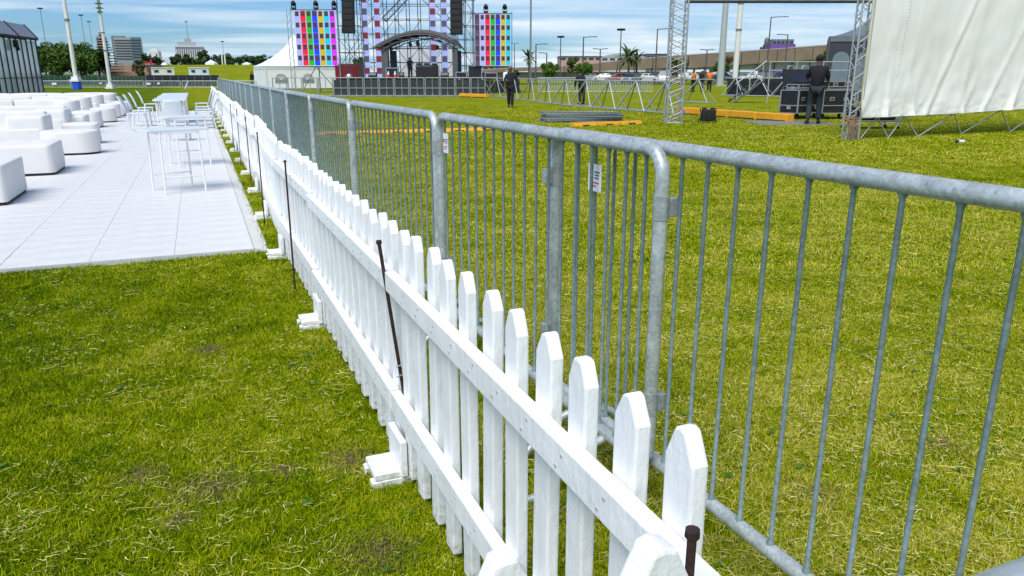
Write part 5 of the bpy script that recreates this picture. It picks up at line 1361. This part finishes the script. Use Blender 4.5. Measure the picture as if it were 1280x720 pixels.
sheet()
def ropes():
    t = empty('rope_bundle', A0-SD*.02+V((0, 0, .02)), 0, 'bundle of brown ropes and straps tied round the foot of the sheet truss', 'ropes'); rnd = random.Random(6); rm = mat('brown_rope', (.26, .15, .08), .9, 0, .3, 30, .6, 80)
    for k in range(13):
        pts = []; a = rnd.uniform(0, 6); r = rnd.uniform(.12, .22); z = rnd.uniform(.36, .50) if k < 6 else rnd.uniform(.3, .48)
        if k < 6: pts = [(-.10+r*.6*cos(a+i*.7), -.15+r*.35*sin(a+i*.7), z+.03*sin(i*1.3)) for i in range(9)]
        else: x = rnd.uniform(-.2, .06); pts = [(x, -.2, z), (x+rnd.uniform(-.05, .05), -.24, z*.7), (x+rnd.uniform(-.04, .04), -.22, z*.35), (x+rnd.uniform(-.05, .05), -.20, .01)]
        MB().tube(pts, rnd.uniform(.010, .02), 6).build('rope', rm, t)
ropes()
# tubular cart under the sheet
a = G(1098, 163); t = empty('tubular_cart', (a.x, a.y+.5, 0), .1, 'dark equipment cart with a white tube frame behind the sheet base', 'cart')
for z in (.22, .62): MB().tube([(-.6, -.3, z), (.6, -.3, z), (.6, .3, z), (-.6, .3, z), (-.6, -.3, z)], .018, 6).build('frame', M['truss_light'], t)
for s in (-1, 1):
    for q in (-1, 1): rod('post', (s*.6, q*.3, .05), (s*.6, q*.3, .9 if s < 0 else .62), .018, M['truss_light'], t); MB().tube([(s*.6-.02, q*.3, .045), (s*.6+.02, q*.3, .045)], .045, 10).build('wheel', M['black'], t)
MB().box((0, 0, .40), (1.1, .5, .32)).build('load', M['black'], t, bevel=.03)

# ================================================================== flight cases and mixing desk
def flight_case(c, w, d, h, rz, label, wheels=True, handles=2):
    t = empty('flight_case', c, rz, label, 'flight case', 'black flight cases behind the man'); z0 = .16 if wheels else 0
    MB().box((0, 0, z0+h/2), (w, d, h)).build('body', M['blackgloss'], t, bevel=.006)
    for sx in (-1, 1):
        for sy in (-1, 1): block('corner_edge', (sx*(w/2+.002), sy*(d/2+.002), z0+h/2), (.035, .035, h-.03), M['alu'], t)
    for z in (z0+.012, z0+h*.34, z0+h-.012):
        for sy in (-1, 1): block('long_edge', (0, sy*(d/2+.003), z), (w-.03, .03, .028), M['alu'], t)
        for sx in (-1, 1): block('short_edge', (sx*(w/2+.003), 0, z), (.03, d-.03, .028), M['alu'], t)
    for i in range(handles):
        x = (-.22+i*.44)*w if handles > 1 else 0
        o = MB(); o.box((x, -d/2-.008, z0+h*.62), (.16, .012, .11)); o.build('latch_dish', M['alu'], t); MB().box((x, -d/2-.017, z0+h*.62), (.10, .012, .05)).build('latch', M['black'], t)
    o = MB(); o.box((-w/2-.008, 0, z0+h*.25), (.012, .14, .10)); o.build('latch_dish', M['alu'], t)
    if wheels:
        for sx in (-1, 1):
            for sy in (-1, 1):
                x, y = sx*(w/2-.1), sy*(d/2-.1); MB().tube([(x-.02, y, .055), (x+.02, y, .055)], .055, 12).box((x, y, .12), (.08, .08, .05)).build('castor', M['black'], t)
    return t
c1 = G(1000, 149.5); flight_case((c1.x, c1.y+.35, .03), .95, .62, .72, R(38), 'black flight case with silver edges at the left, on castors')
c2 = G(1046, 150); flight_case((c2.x, c2.y+.5, .03), 1.1, .65, .72, R(12), 'black flight case with silver edges right of the man')
c3 = c1+V((.05, 1.15, 0)); flight_case((c3.x+.5, c3.y, .03), 1.3, .6, .82, R(5), 'long black flight case behind the front cases')
flight_case((c1.x-.02, c1.y+.33, .03+.16+.72+.012), .62, .40, .16, R(36), 'small flat rack case on top of the left flight case', wheels=False, handles=1)
flight_case((c2.x+.05, c2.y+.5, .03+.16+.72+.012), .9, .55, .25, R(12), 'shallow case on top of the right flight case', wheels=False)
t = empty('mixing_desk', (c1.x+.42, c1.y+1.0, 1.02+.02), R(8), 'open black mixing desk with raised lid on the long case', 'mixing desk')
mt = Matrix(((0, 0, 1, 0), (1, 0, 0, 0), (0, 1, 0, 0), (0, 0, 0, 1)))
MB().prism([(-.32, 0), (.32, 0), (.32, .22), (.12, .34), (-.32, .10)], -.62, .62, mtx=mt).build('console', M['blackgloss'], t)
MB().box((0, .36, .33), (1.24, .03, .34), mtx=Matrix.Rotation(R(-12), 3, 'X')).build('lid', M['blackgloss'], t)
for i in range(8): MB().box((-.5+i*.14, -.12, .19+.0), (.05, .3, .02), mtx=Matrix.Rotation(R(28), 3, 'X')).build('fader_strip', M['galv_dull'], t)
for i in range(2):
    x = -.35+i*.5; MB().tube([(x-.12, .36, .48), (x-.1, .36, .60), (x+.1, .36, .60), (x+.12, .36, .48)], .014, 6).build('lid_handle', M['alu'], t)
a, b = G(952, 157), G(1052, 157); t = empty('floor_sheet', ((a.x+b.x)/2, a.y+.9, .004), 0, 'flat grey board under the flight cases', 'board')
for i in range(3): MB().box((-(b.x-a.x)/2+(i+.5)*(b.x-a.x)/3, 0, .012), ((b.x-a.x)/3-.01, 1.9, .024)).build('board', mat('grey_board', (.20, .20, .20), .8) if i == 0 else bpy.data.materials['grey_board'], t)
def guard_rail():
    Y = 38; a, b = D(962, 90, Y), D(1062, 90, Y); t = empty('guard_rail', (a.x, Y, 0), 0, 'aluminium guard rail of the small stage behind the flight cases', 'railing'); w = b.x-a.x
    for z in (1.55, 1.95): rod('rail', (0, 0, z), (w, 0, z), .025, M['truss_light'], t)
    for i in range(4): rod('post', (i*w/3, 0, 0), (i*w/3, 0, 1.95), .028, M['truss_light'], t)
    s = empty('stage_steps', (D(925, 115, Y).x, Y+1, 0), 0, 'dark aluminium steps with a sloping handrail behind the tarped barriers', 'steps')
    for i in range(5): MB().box((.28*i, 0, .18+.2*i), (.3, 1.0, .04)).build('tread', M['scaff'], s)
    rod('stringer', (-.15, -.5, 0), (1.3, -.5, 1.1), .04, M['scaff'], s); rod('stringer', (-.15, .5, 0), (1.3, .5, 1.1), .04, M['scaff'], s)
    rod('handrail', (-.1, -.5, .9), (1.35, -.5, 2.0), .028, M['truss_light'], s)
    for i in range(3): rod('baluster', (.0+.6*i, -.5, .1+.44*i), (.0+.6*i, -.5, .95+.44*i), .022, M['truss_light'], s)
guard_rail()

# ================================================================== highway wall and buildings on the right
def highway():
    Y = 205; top = [(596, 89), (640, 86), (700, 84), (740, 80.5), (790, 75.5), (835, 71.5), (880, 68.3), (930, 65), (980, 61.5), (1040, 57), (1110, 53), (1290, 44), (1500, 34)]
    t = empty('highway_wall', (0, Y, 0), 0, 'long brown retaining wall of the rising highway with a pale lower wall', 'wall'); br = mat('brown_retaining_wall', (.20, .150, .105), .9, 0, .2, .25, .3, 1.5); jn = mat('wall_coping', (.26, .21, .17), .9); pale = mat('pale_lower_wall', (.42, .47, .50), .7, 0, .12, .2); gn = mat('grey_base_wall', (.25, .25, .23), .9, 0, .15, .2)
    def zt(px):
        for i in range(len(top)-1):
            if px <= top[i+1][0]: f = (px-top[i][0])/(top[i+1][0]-top[i][0]); return D(px, top[i][1]+(top[i+1][1]-top[i][1])*f, Y).z
    px = 596
    while px < 1280:
        p2 = px+22; x0, x1 = D(px, 90, Y).x, D(p2-.8, 90, Y).x; z0, z1 = zt(px), zt(p2-.8); f = max(0, min(1, (px-640)/220.0)); th = (.7+2.4*f); th1 = th
        m = MB(); m.add([(x0, 0, z0-th), (x1, 0, z1-th1), (x1, 0, z1), (x0, 0, z0), (x0, 2, z0-th), (x1, 2, z1-th1), (x1, 2, z1), (x0, 2, z0)], [(0, 1, 2, 3), (7, 6, 5, 4), (3, 2, 6, 7), (0, 4, 5, 1), (0, 3, 7, 4), (1, 5, 6, 2)]); m.build('wall_panel', br, t)
        m = MB(); zb = .0; zl = min(z0, z1)-th-.25
        x1b = D(p2, 90, Y).x
        MB().box(((x0+x1b)/2, 3.2, (zl+1.6)/2+.8), (x1b-x0+.02, 2, max(.4, zl-1.6))).build('lower_wall', pale, t)
        MB().box(((x0+x1b)/2, 2.8, .9), (x1b-x0+.02, 2.4, 1.8)).build('base_wall', gn, t)
        MB().box((x0, 1.6, (zl+.4)/2), (.25, .3, zl+.4)).build('fence_post', M['scaff'], t)
        px = p2
    pts = [(D(x, y, Y).x, 0.9, D(x, y, Y).z+.12) for x, y in top]; MB().tube(pts, .22, 5).build('coping', jn, t)
    r = MB(); tag(r.box((40, 110, .05), (160, 14, .02)).build('parking_road', M['asphalt']), kind='structure')
highway()
a = D(1000, 62, 260); hall = empty('purple_roofed_hall', (D(976, 60, 260).x, 262, 0), 0, 'distant hall with a purple lower band behind the highway wall', 'building')
z = D(976, 52, 260).z; MB().box((0, 0, z/2-.4), (8.2, 8, z-.8)).build('wall', mat('purple_band', (.16, .07, .32), .7), hall); MB().box((0, 0, z-.3), (7.2, 7, 2.0)).build('upper_storey', mat('grey_upper', (.16, .17, .20), .6), hall)
for i in range(5): block('window', (-2.8+i*1.4, -3.56, z-.3), (.9, .12, .9), M['glass'], hall)
t = empty('statue_plinth', (D(958, 60, 262).x, 262, 0), 0, 'dark pointed silo beside the purple hall', 'tower'); zz = D(958, 47, 262).z
MB().tube([(0, 0, 0), (0, 0, zz-2), (0, 0, zz-.4), (0, 0, zz)], [.9, .9, .8, .1], 8).build('shaft', M['scaff'], t); MB().tube([(-1.6, 0, 0), (-1.6, 0, zz-3)], .6, 8).build('side_shaft', M['scaff'], t)
def shed(px0, px1, yt, yb, Y, mm, label, arch=False):
    a, b = D(px0, yt, Y), D(px1, yb, Y); w = b.x-a.x; t = empty('long_shed', ((a.x+b.x)/2, Y+10, 0), 0, label, 'building'); h = a.z*.82 if arch else a.z
    MB().box((0, 0, h/2), (w, 18, h)).build('wall', mm, t)
    if arch:
        pts = [(-w/2+w*i/10, h+(a.z-h)*math.sin(pi*i/10)) for i in range(11)]; mt = Matrix(((1, 0, 0, 0), (0, 0, 1, 0), (0, 1, 0, 0), (0, 0, 0, 1))); MB().prism(pts, -9.1, 9.1, mtx=mt).build('roof', M['truss_light'], t)
    else: block('roof', (0, 0, h+.15), (w+.5, 18.5, .35), M['scaff'], t)
    for i in range(6): block('window', (-w/2+(i+.5)*w/6, -9.04, h*.9), (w/9, .12, .8), M['glass'], t)
shed(752, 808, 66, 80, 330, mat('pale_shed', (.45, .47, .47), .7), 'long pale shed with a curved roof behind the highway', True)
shed(809, 836, 68, 80, 335, mat('slate_shed', (.16, .19, .23), .7), 'dark grey shed right of the curved roof')
shed(700, 752, 71, 86, 320, mat('pinkish_building', (.45, .28, .26), .8), 'low pink building left of the pale shed')
shed(596, 640, 84, 90, 300, gr, 'low grey building below the right screen')
GB = 'bushes and palms along the far road'
def bush(px, yt, yb, w, Y, label, seed, **k): return px_tree(px, yt, yb, w, Y, label, seed=seed, group=GB, trunk=.12, **k)
bush(686, 76.5, 95, 27, 135, 'round bright green bush, leftmost by the far road', 71, n=1800, ls=.35, c1=(.02, .06, .006), c2=(.12, .22, .015))
bush(716, 69, 95, 16, 140, 'tall dark shrub behind the second green bush', 72, n=900, ls=.35)
bush(729, 74, 95, 27, 135, 'second round green bush with a ragged top', 73, n=1800, ls=.35, c1=(.02, .06, .006), c2=(.11, .21, .015))
bush(847, 72, 94, 24, 140, 'green tree behind the gantry leg', 74, n=1300, ls=.35)
bush(899, 76, 94, 27, 132, 'broad dark green bush left of the thick white pole', 75, n=1600, ls=.35, c1=(.012, .04, .006), c2=(.06, .12, .015))
bush(912, 64, 94, 16, 140, 'thin brownish tree behind the thick white pole', 76, n=500, ls=.3, c1=(.05, .05, .02), c2=(.13, .11, .05))
bush(1033, 57, 76, 16, 120, 'green tree in front of the highway wall beside the black marquee', 77, n=1100, ls=.3, c1=(.02, .05, .006), c2=(.12, .2, .02))
bush(590, 88, 97, 22, 130, 'low dark bush below the right screen', 78, n=600, ls=.3)
bush(645, 87, 95, 16, 135, 'small low bush right of the walking man', 79, n=500, ls=.3)
bush(405, 72, 84, 26, 130, 'green tree top between the left screen and the stage scaffold', 80, n=900, ls=.4)
bush(452, 72, 84, 22, 128, 'green tree seen through the left side of the scaffold', 81, n=900, ls=.4)
def palm(px, yt, Y, spread, label, seed, n=22):
    rnd = random.Random(seed); top = D(px, yt, Y); h = top.z*.93; t = empty('palm_tree', (top.x, Y, 0), 0, label, 'palm tree', GB)
    MB().tube([(0, 0, 0), (.06, 0, h*.5), (0, 0, h)], [.24, .17, .13], 7).build('trunk', M['bark'], t); m = MB()
    for i in range(n):
        a = rnd.uniform(0, 2*pi); el = rnd.uniform(-.7, 1.3); L_ = spread*rnd.uniform(.75, 1.1); p = V((0, 0, h)); d = V((cos(a)*cos(el), sin(a)*cos(el), sin(el))); sd = V((-sin(a), cos(a), 0)); prev = p
        for j in range(7):
            q = prev+d*L_/7; d = (d+V((0, 0, -.16))).normalized(); w = .17*L_*(1-abs(j-2.5)/5)
            for s in (-1, 1):
                m.add([prev, q, q+sd*s*w+V((0, 0, -.25*w))-d*-.1, prev+sd*s*w*.7+V((0, 0, -.3*w))+d*.1], [(0, 1, 2, 3)])
            prev = q
    m.build('fronds', leaf_mat('palm_frond', (.02, .045, .01), (.09, .13, .03)), t)
palm(661, 70, 125, 1.9, 'palm tree with a dark round head just left of the slim grey mast', 1)
palm(786, 68, 125, 2.2, 'full palm tree in front of the pale lower wall', 2, 40)
palm(796, 71, 126, 1.6, 'short palm leaning beside the full palm', 3, 20)

# ================================================================== parked cars
def car(px, py, w_px, col, label, rz=0, kind='car'):
    Y = 1.4*978/(py-92.0); a = G(px, py); t = empty('parked_car', (a.x, a.y, 0), rz, label, 'car', 'cars parked along the far road')
    pm = mat('car_paint', col, .3, .1, .03, coat=.6); L_, W = 4.3, 1.75; hb = .95 if kind == 'car' else 1.1; hr = 1.42 if kind == 'car' else 1.72
    if kind == 'car': prof = [(-2.15, .35), (-2.12, .78), (-1.95, hb), (-1.45, hb+.04), (-.95, hr-.04), (-.2, hr), (.55, hr-.05), (1.2, hb+.03), (1.95, hb-.12), (2.14, .65), (2.15, .32), (1.75, .25), (-1.8, .25)]
    else: prof = [(-2.15, .4), (-2.15, .95), (-2.05, hb+.05), (-1.9, hr-.08), (-1.2, hr), (.2, hr), (.75, hr-.1), (1.2, hb+.04), (2.0, hb-.08), (2.15, .8), (2.15, .36), (1.75, .28), (-1.8, .28)]
    m = MB(); vs = []; n = len(prof)
    for x, z in prof: k = 1 if z <= hb+.05 else .80; vs.append((x, -W/2*k, z))
    for x, z in prof: k = 1 if z <= hb+.05 else .80; vs.append((x, W/2*k, z))
    m.add(vs, [tuple(range(n)), tuple(reversed(range(n, 2*n)))]+[(i, n+i, n+(i+1) % n, (i+1) % n) for i in range(n)]); m.build('body', pm, t, bevel=.05, seg=2)
    ylo, yhi = W/2+.0, W/2*.80
    for s in (-1, 1):
        for x0, x1 in ((-1.35, -.35), (-.25, .85)):
            xa = x0+(.25 if x0 < -1 and kind == 'car' else .05); xb = x1-(.38 if x1 > .5 else .03)
            q = MB(); yy0, yy1 = s*(ylo*.985+.01), s*(yhi+.035); z0, z1 = hb+.04, hr-.09
            vs = [(x0, yy0, z0), (x1, yy0, z0), (xb, yy1, z1), (xa, yy1, z1)]; q.add(vs+[(x, y-s*.03, z) for x, y, z in vs], [(0, 1, 2, 3), (3, 2, 1, 0), (4, 5, 6, 7), (0, 4, 5, 1), (2, 6, 7, 3)]); q.build('side_window', M['glass'], t)
        for x in (-1.35, 1.38):
            o = MB().tube([(x, s*(W/2-.16), .32), (x, s*(W/2+.02), .32)], .32, 14, smooth=False).build('wheel', M['tyre'], t); MB().tube([(x, s*(W/2+.015), .32), (x, s*(W/2+.035), .32)], .19, 10, smooth=False).build('rim', M['rim'], o)
        MB().box((2.1, s*.62, .68), (.12, .34, .15)).build('headlight', M['white'], t); MB().box((-2.12, s*.66, .80), (.1, .26, .18)).build('tail_light', M['redcont'], t)
        MB().box((.75, s*(W/2+.1), hb+.08), (.14, .18, .12)).build('wing_mirror', pm, t)
    z0, z1 = hb+.05, hr-.08
    xw0, xw1 = (1.18, .6) if kind == 'car' else (1.16, .78)
    MB().add([(xw0+.03, -W/2*.92, z0), (xw0+.03, W/2*.92, z0), (xw1+.03, W/2*.78, z1), (xw1+.03, -W/2*.78, z1), (xw0-.1, -W/2*.92, z0), (xw0-.1, W/2*.92, z0)], [(0, 1, 2, 3), (3, 2, 5, 4)]).build('windscreen', M['glass'], t)
    MB().box((2.14, 0, .45), (.06, .5, .12)).build('number_plate', M['white'], t)
W_ = (.72, .73, .74)
for px, py, col, label, rz, kd in ((805, 103.5, W_, 'white car parked just left of the gantry leg, seen from the side', R(-160), 'car'), (830, 103.5, W_, 'white car partly behind the gantry leg', R(-100), 'suv'), (773, 103, (.35, .05, .06), 'dark red car among the parked cars', R(-170), 'car'),
        (789, 104.5, (.10, .11, .12), 'charcoal car between the red and the white car', R(-120), 'car'), (755, 102.5, W_, 'white car at the left end of the parked row', R(170), 'car'), (862, 101.5, W_, 'white high-roofed car right of the gantry leg', R(20), 'suv'),
        (905, 103, (.03, .045, .045), 'dark green high-roofed car left of the thick white pole', R(-25), 'suv'), (938, 101.5, W_, 'white car right of the thick white pole', R(-165), 'car'), (976, 101, (.015, .016, .02), 'black van-like car behind the stage steps', R(-90), 'suv'),
        (738, 102, (.30, .31, .32), 'silver car behind the bent person', R(10), 'car'), (350, 106, (.10, .13, .2), 'dark blue car beside the white pagoda tent', R(15), 'car'), (388, 107, (.2, .21, .22), 'grey car under the left screen', R(5), 'car'), (603, 101, W_, 'white car far behind below the right screen', R(0), 'car')):
    car(px, py, 0, col, label, rz, kd)

# ================================================================== people
def human(loc, rz, H_, label, pose, shirt, trousers, hat=None, skin_c=None, hair=None, extra=None, group=None):
    s = H_/1.75; t = empty('person', loc, rz, label, 'person', group); sm = skin_c or M['skin']
    def J(n): return tuple(c*s for c in pose[n])
    def nd(n, r, r2=None): return (*J(n), r*s, (r2 or r)*s)
    # body: one continuous skin surface with hands and fingers
    names = ['pelvis', 'waist', 'chest', 'neck', 'head', 'crown']; nodes = [nd('pelvis', .10, .08), nd('waist', .09, .07), nd('chest', .10, .08), nd('neck', .055), nd('head', .076, .088), nd('crown', .062, .07)]
    ed = [(0, 1), (1, 2), (2, 3), (3, 4), (4, 5)]; idx = {n: i for i, n in enumerate(names)}
    for sd_ in ('l', 'r'):
        k = len(nodes)
        nodes += [nd('sh_'+sd_, .040), nd('el_'+sd_, .040), nd('wr_'+sd_, .028), nd('hand_'+sd_, .036, .020)]
        ed += [(2, k), (k, k+1), (k+1, k+2), (k+2, k+3)]
        w = V(J('wr_'+sd_)); h = V(J('hand_'+sd_)); d = (h-w).normalized(); side = d.cross(V((0, 1, 0)));
        side = (V((0, 1, 0))-d*d.y).normalized()
        for f, (off, ln) in enumerate(((-.030, .075), (-.010, .085), (.012, .080), (.030, .062))):
            b0 = h+side*off*s+d*.02*s; b1 = b0+d*ln*.5*s; b2 = b0+d*ln*s+V((0, .015*s, 0)); q = len(nodes)
            nodes += [(*b1, .0095*s, .0095*s), (*b2, .008*s, .008*s)]; ed += [(k+3, q), (q, q+1)]
        tb = w+d*.03*s+side*.035*s; q = len(nodes); nodes += [(*tb, .012*s, .012*s), (*(tb+d*.045*s+side*.012*s), .009*s, .009*s)]; ed += [(k+3, q), (q, q+1)]
        k = len(nodes); nodes += [nd('hip_'+sd_, .065), nd('kn_'+sd_, .05), nd('an_'+sd_, .040), nd('toe_'+sd_, .036)]; ed += [(0, k), (k, k+1), (k+1, k+2), (k+2, k+3)]
    skin('body', nodes, ed, sm, t, 1)
    hd = V(J('head')); f = V((0, 1, 0))
    MB().tube([hd+V((0, .085*s, .015*s)), hd+V((0, .112*s, -.02*s)), hd+V((0, .085*s, -.03*s))], [.010*s, .017*s, .012*s], 6).build('nose', sm, t)
    for q in (-1, 1):
        MB().ball(hd+V((q*.032*s, .083*s, .018*s)), .011*s, 8).build('eye', M['white'], t)
        MB().ball(hd+V((q*.083*s, 0, 0)), .026*s, 8, sq=(.4, .8, 1.2)).build('ear', sm, t)
    MB().box(hd+V((0, .083*s, -.055*s)), (.045*s, .012*s, .012*s)).build('mouth', mat('lip', (.16, .05, .045), .5) if 'lip' not in bpy.data.materials else bpy.data.materials['lip'], t)
    # shirt with sleeves, trousers, shoes
    nodes = [nd('pelvis', .185, .150), nd('waist', .175, .140), nd('chest', .20, .150), nd('neck', .085, .08)]; ed = [(0, 1), (1, 2), (2, 3)]
    p0 = V(nodes[0][:3]); nodes[0] = tuple(p0-V((0, 0, .10*s)))+nodes[0][3:]
    nodes[3] = tuple(V(nodes[3][:3])-V((0, 0, .035*s)))+nodes[3][3:]
    for sd_ in ('l', 'r'):
        k = len(nodes); e = pose['el_'+sd_]; wv = pose['wr_'+sd_]; long = pose.get('long', False)
        nodes += [nd('sh_'+sd_, .090), nd('el_'+sd_, .068)]; ed += [(2, k), (k, k+1)]
        if long: c = V(J('wr_'+sd_)); nodes += [(*c, .042*s, .042*s)]; ed += [(k+1, k+2)]
    skin('shirt', nodes, ed, shirt, t, 1)
    nodes = [nd('pelvis', .165, .130)]; ed = []
    for sd_ in ('l', 'r'):
        k = len(nodes); nodes += [nd('hip_'+sd_, .118), nd('kn_'+sd_, .086), nd('an_'+sd_, .070)]; ed += [(0, k), (k, k+1), (k+1, k+2)]
    skin('trousers', nodes, ed, trousers, t, 1)
    for sd_ in ('l', 'r'):
        a = V(J('an_'+sd_)); b = V(J('toe_'+sd_)); d = (b-a); d.z = 0; d = d.normalized() if d.length > 0 else V((0, 1, 0))
        MB().tube([a-d*.06*s+V((0, 0, -.045*s)), a+V((0, 0, -.03*s)), b+V((0, 0, 0)), b+d*.045*s+V((0, 0, -.006*s))], [.036*s, .048*s, .042*s, .024*s], 8).build('shoe', M['black'], t)
    cr = V(J('crown'))
    if hat is not None:
        m = MB(); m.ball(cr+V((0, -.005, -.015*s)), .098*s, 14, sq=(1, 1.08, .85)); m.build('cap', hat, t)
        MB().prism(rounded_rect(.14*s, .10*s, .04*s, 3), 0, .008*s, mtx=Matrix.Translation(cr+V((0, .11*s, -.012*s)))).build('cap_peak', hat, t)
    else:
        MB().ball(cr+V((0, -.012*s, -.008*s)), .094*s, 12, sq=(1, 1.08, .9)).build('hair', hair or M['black'], t)
    return t, s
def stand(**k):
    P = dict(pelvis=(0, 0, .95), waist=(0, 0, 1.10), chest=(0, 0, 1.33), neck=(0, .005, 1.49), head=(0, .02, 1.62), crown=(0, .01, 1.70))
    for q, x in (('l', -1), ('r', 1)):
        P.update({'sh_'+q: (x*.185, 0, 1.41), 'el_'+q: (x*.235, -.03, 1.13), 'wr_'+q: (x*.24, .05, .89), 'hand_'+q: (x*.24, .07, .82), 'hip_'+q: (x*.09, 0, .90), 'kn_'+q: (x*.10, .02, .49), 'an_'+q: (x*.11, 0, .085), 'toe_'+q: (x*.12, .15, .04)})
    P.update(k); return P
blk = mat('black_cloth', (.010, .010, .013), .85); jn_ = mat('dark_denim', (.018, .028, .034), .85); nav = mat('dark_navy_shirt', (.007, .006, .012), .85)
# man from behind at the flight cases
a = G(1016, 156)
human((a.x, a.y, .03), R(-18), 1.86, 'man in dark shirt and jeans seen from behind at the flight cases',
      stand(kn_l=(-.12, .06, .49), an_l=(-.16, -.22, .10), toe_l=(-.18, -.07, .045), kn_r=(.11, .03, .49), an_r=(.12, .02, .085), toe_r=(.16, .17, .04), el_l=(-.26, .12, 1.16), wr_l=(-.18, .34, 1.10), hand_l=(-.15, .41, 1.11), el_r=(.27, .06, 1.14), wr_r=(.27, .24, .96), hand_r=(.26, .31, .93), head=(0, .04, 1.61), crown=(0, .04, 1.69)),
      nav, jn_, hat=mat('black_knit_cap', (.012, .012, .012), .9))
# man walking, front
a = G(638, 134.5)
wt, ws = human((a.x, a.y, 0), R(175), 1.68, 'man in black with a reddish cap carrying a white bag, walking on the grass',
      stand(long=True, kn_l=(-.09, .08, .50), an_l=(-.09, .10, .085), toe_l=(-.10, .25, .04), kn_r=(.08, -.03, .49), an_r=(.08, -.14, .10), toe_r=(.09, 0, .04), el_l=(-.30, -.04, 1.16), wr_l=(-.38, .04, .94), hand_l=(-.40, .07, .87), el_r=(.25, .05, 1.15), wr_r=(.14, .24, 1.14), hand_r=(.08, .27, 1.16)),
      blk, blk, hat=mat('brick_red_cap', (.35, .09, .05), .8))
t = empty('white_bag', (a.x-.21, a.y+.03, 1.10), R(10), 'white bag slung on the shoulder of the man in black', 'bag')
cushion_mesh(.20, .16, .34, .07, 'sack', 0, 5).build('sack', M['pvc'], t); MB().tube([(0, 0, .32), (.02, -.05, .42), (.10, 0, .40)], .012, 6).build('strap', M['pvc'], t)
# bent person behind the braced barriers
a = G(727, 130.5)
human((a.x, a.y, 0), R(20), 1.62, 'hooded person in black bending behind the braced barriers',
      stand(long=True, waist=(0, .06, 1.10), chest=(0, .16, 1.30), neck=(0, .25, 1.42), head=(0, .33, 1.50), crown=(0, .36, 1.57), sh_l=(-.17, .18, 1.36), sh_r=(.17, .18, 1.36), el_l=(-.27, .24, 1.08), wr_l=(-.24, .34, .86), hand_l=(-.22, .37, .79), el_r=(.24, .26, 1.08), wr_r=(.12, .42, .93), hand_r=(.08, .46, .88), an_l=(-.16, -.12, .085), toe_l=(-.17, .03, .04)),
      blk, blk, hat=mat('black_hood', (.01, .01, .01), .9))
org = mat('orange_vest', (.75, .20, .01), .7); wsh = mat('white_shirt', (.7, .7, .7), .8)
a = G(866, 115); human((a.x, a.y, 0), R(40), 1.7, 'worker in an orange vest at the left of three behind the right barriers', stand(), org, blk)
a = G(876, 115.5); human((a.x, a.y, 0), R(-60), 1.7, 'worker in dark clothes and white cap between two orange vests', stand(an_l=(-.11, .2, .085), toe_l=(-.11, .34, .04)), blk, blk, hat=M['white'])
a = G(886, 115); human((a.x, a.y, 0), R(150), 1.75, 'worker in an orange vest nearest the tapered grey mast', stand(long=False), org, blk)
a = G(943, 113); human((a.x, a.y, 0), R(90), 1.9, 'dark haired person in a white shirt beside the white car', stand(), wsh, blk)
a = G(316, 109.5); human((a.x, a.y, 0), R(60), 1.6, 'small person in dark top and green skirt standing by the pagoda tent', stand(), blk, mat('green_cloth', (.01, .10, .05), .8))
# seated player behind the table on stage
a = D(513, 90, 61.5); human((a.x, 61.5, SZ), R(180), 1.6, 'person in black under the stage canopy leaning over the equipment', stand(waist=(0, .06, 1.10), chest=(0, .14, 1.30), neck=(0, .2, 1.43), head=(0, .27, 1.54), crown=(0, .29, 1.62), sh_l=(-.17, .15, 1.37), sh_r=(.17, .15, 1.37), el_l=(-.3, .2, 1.12), wr_l=(-.2, .4, 1.05), hand_l=(-.17, .46, 1.04)), blk, blk)
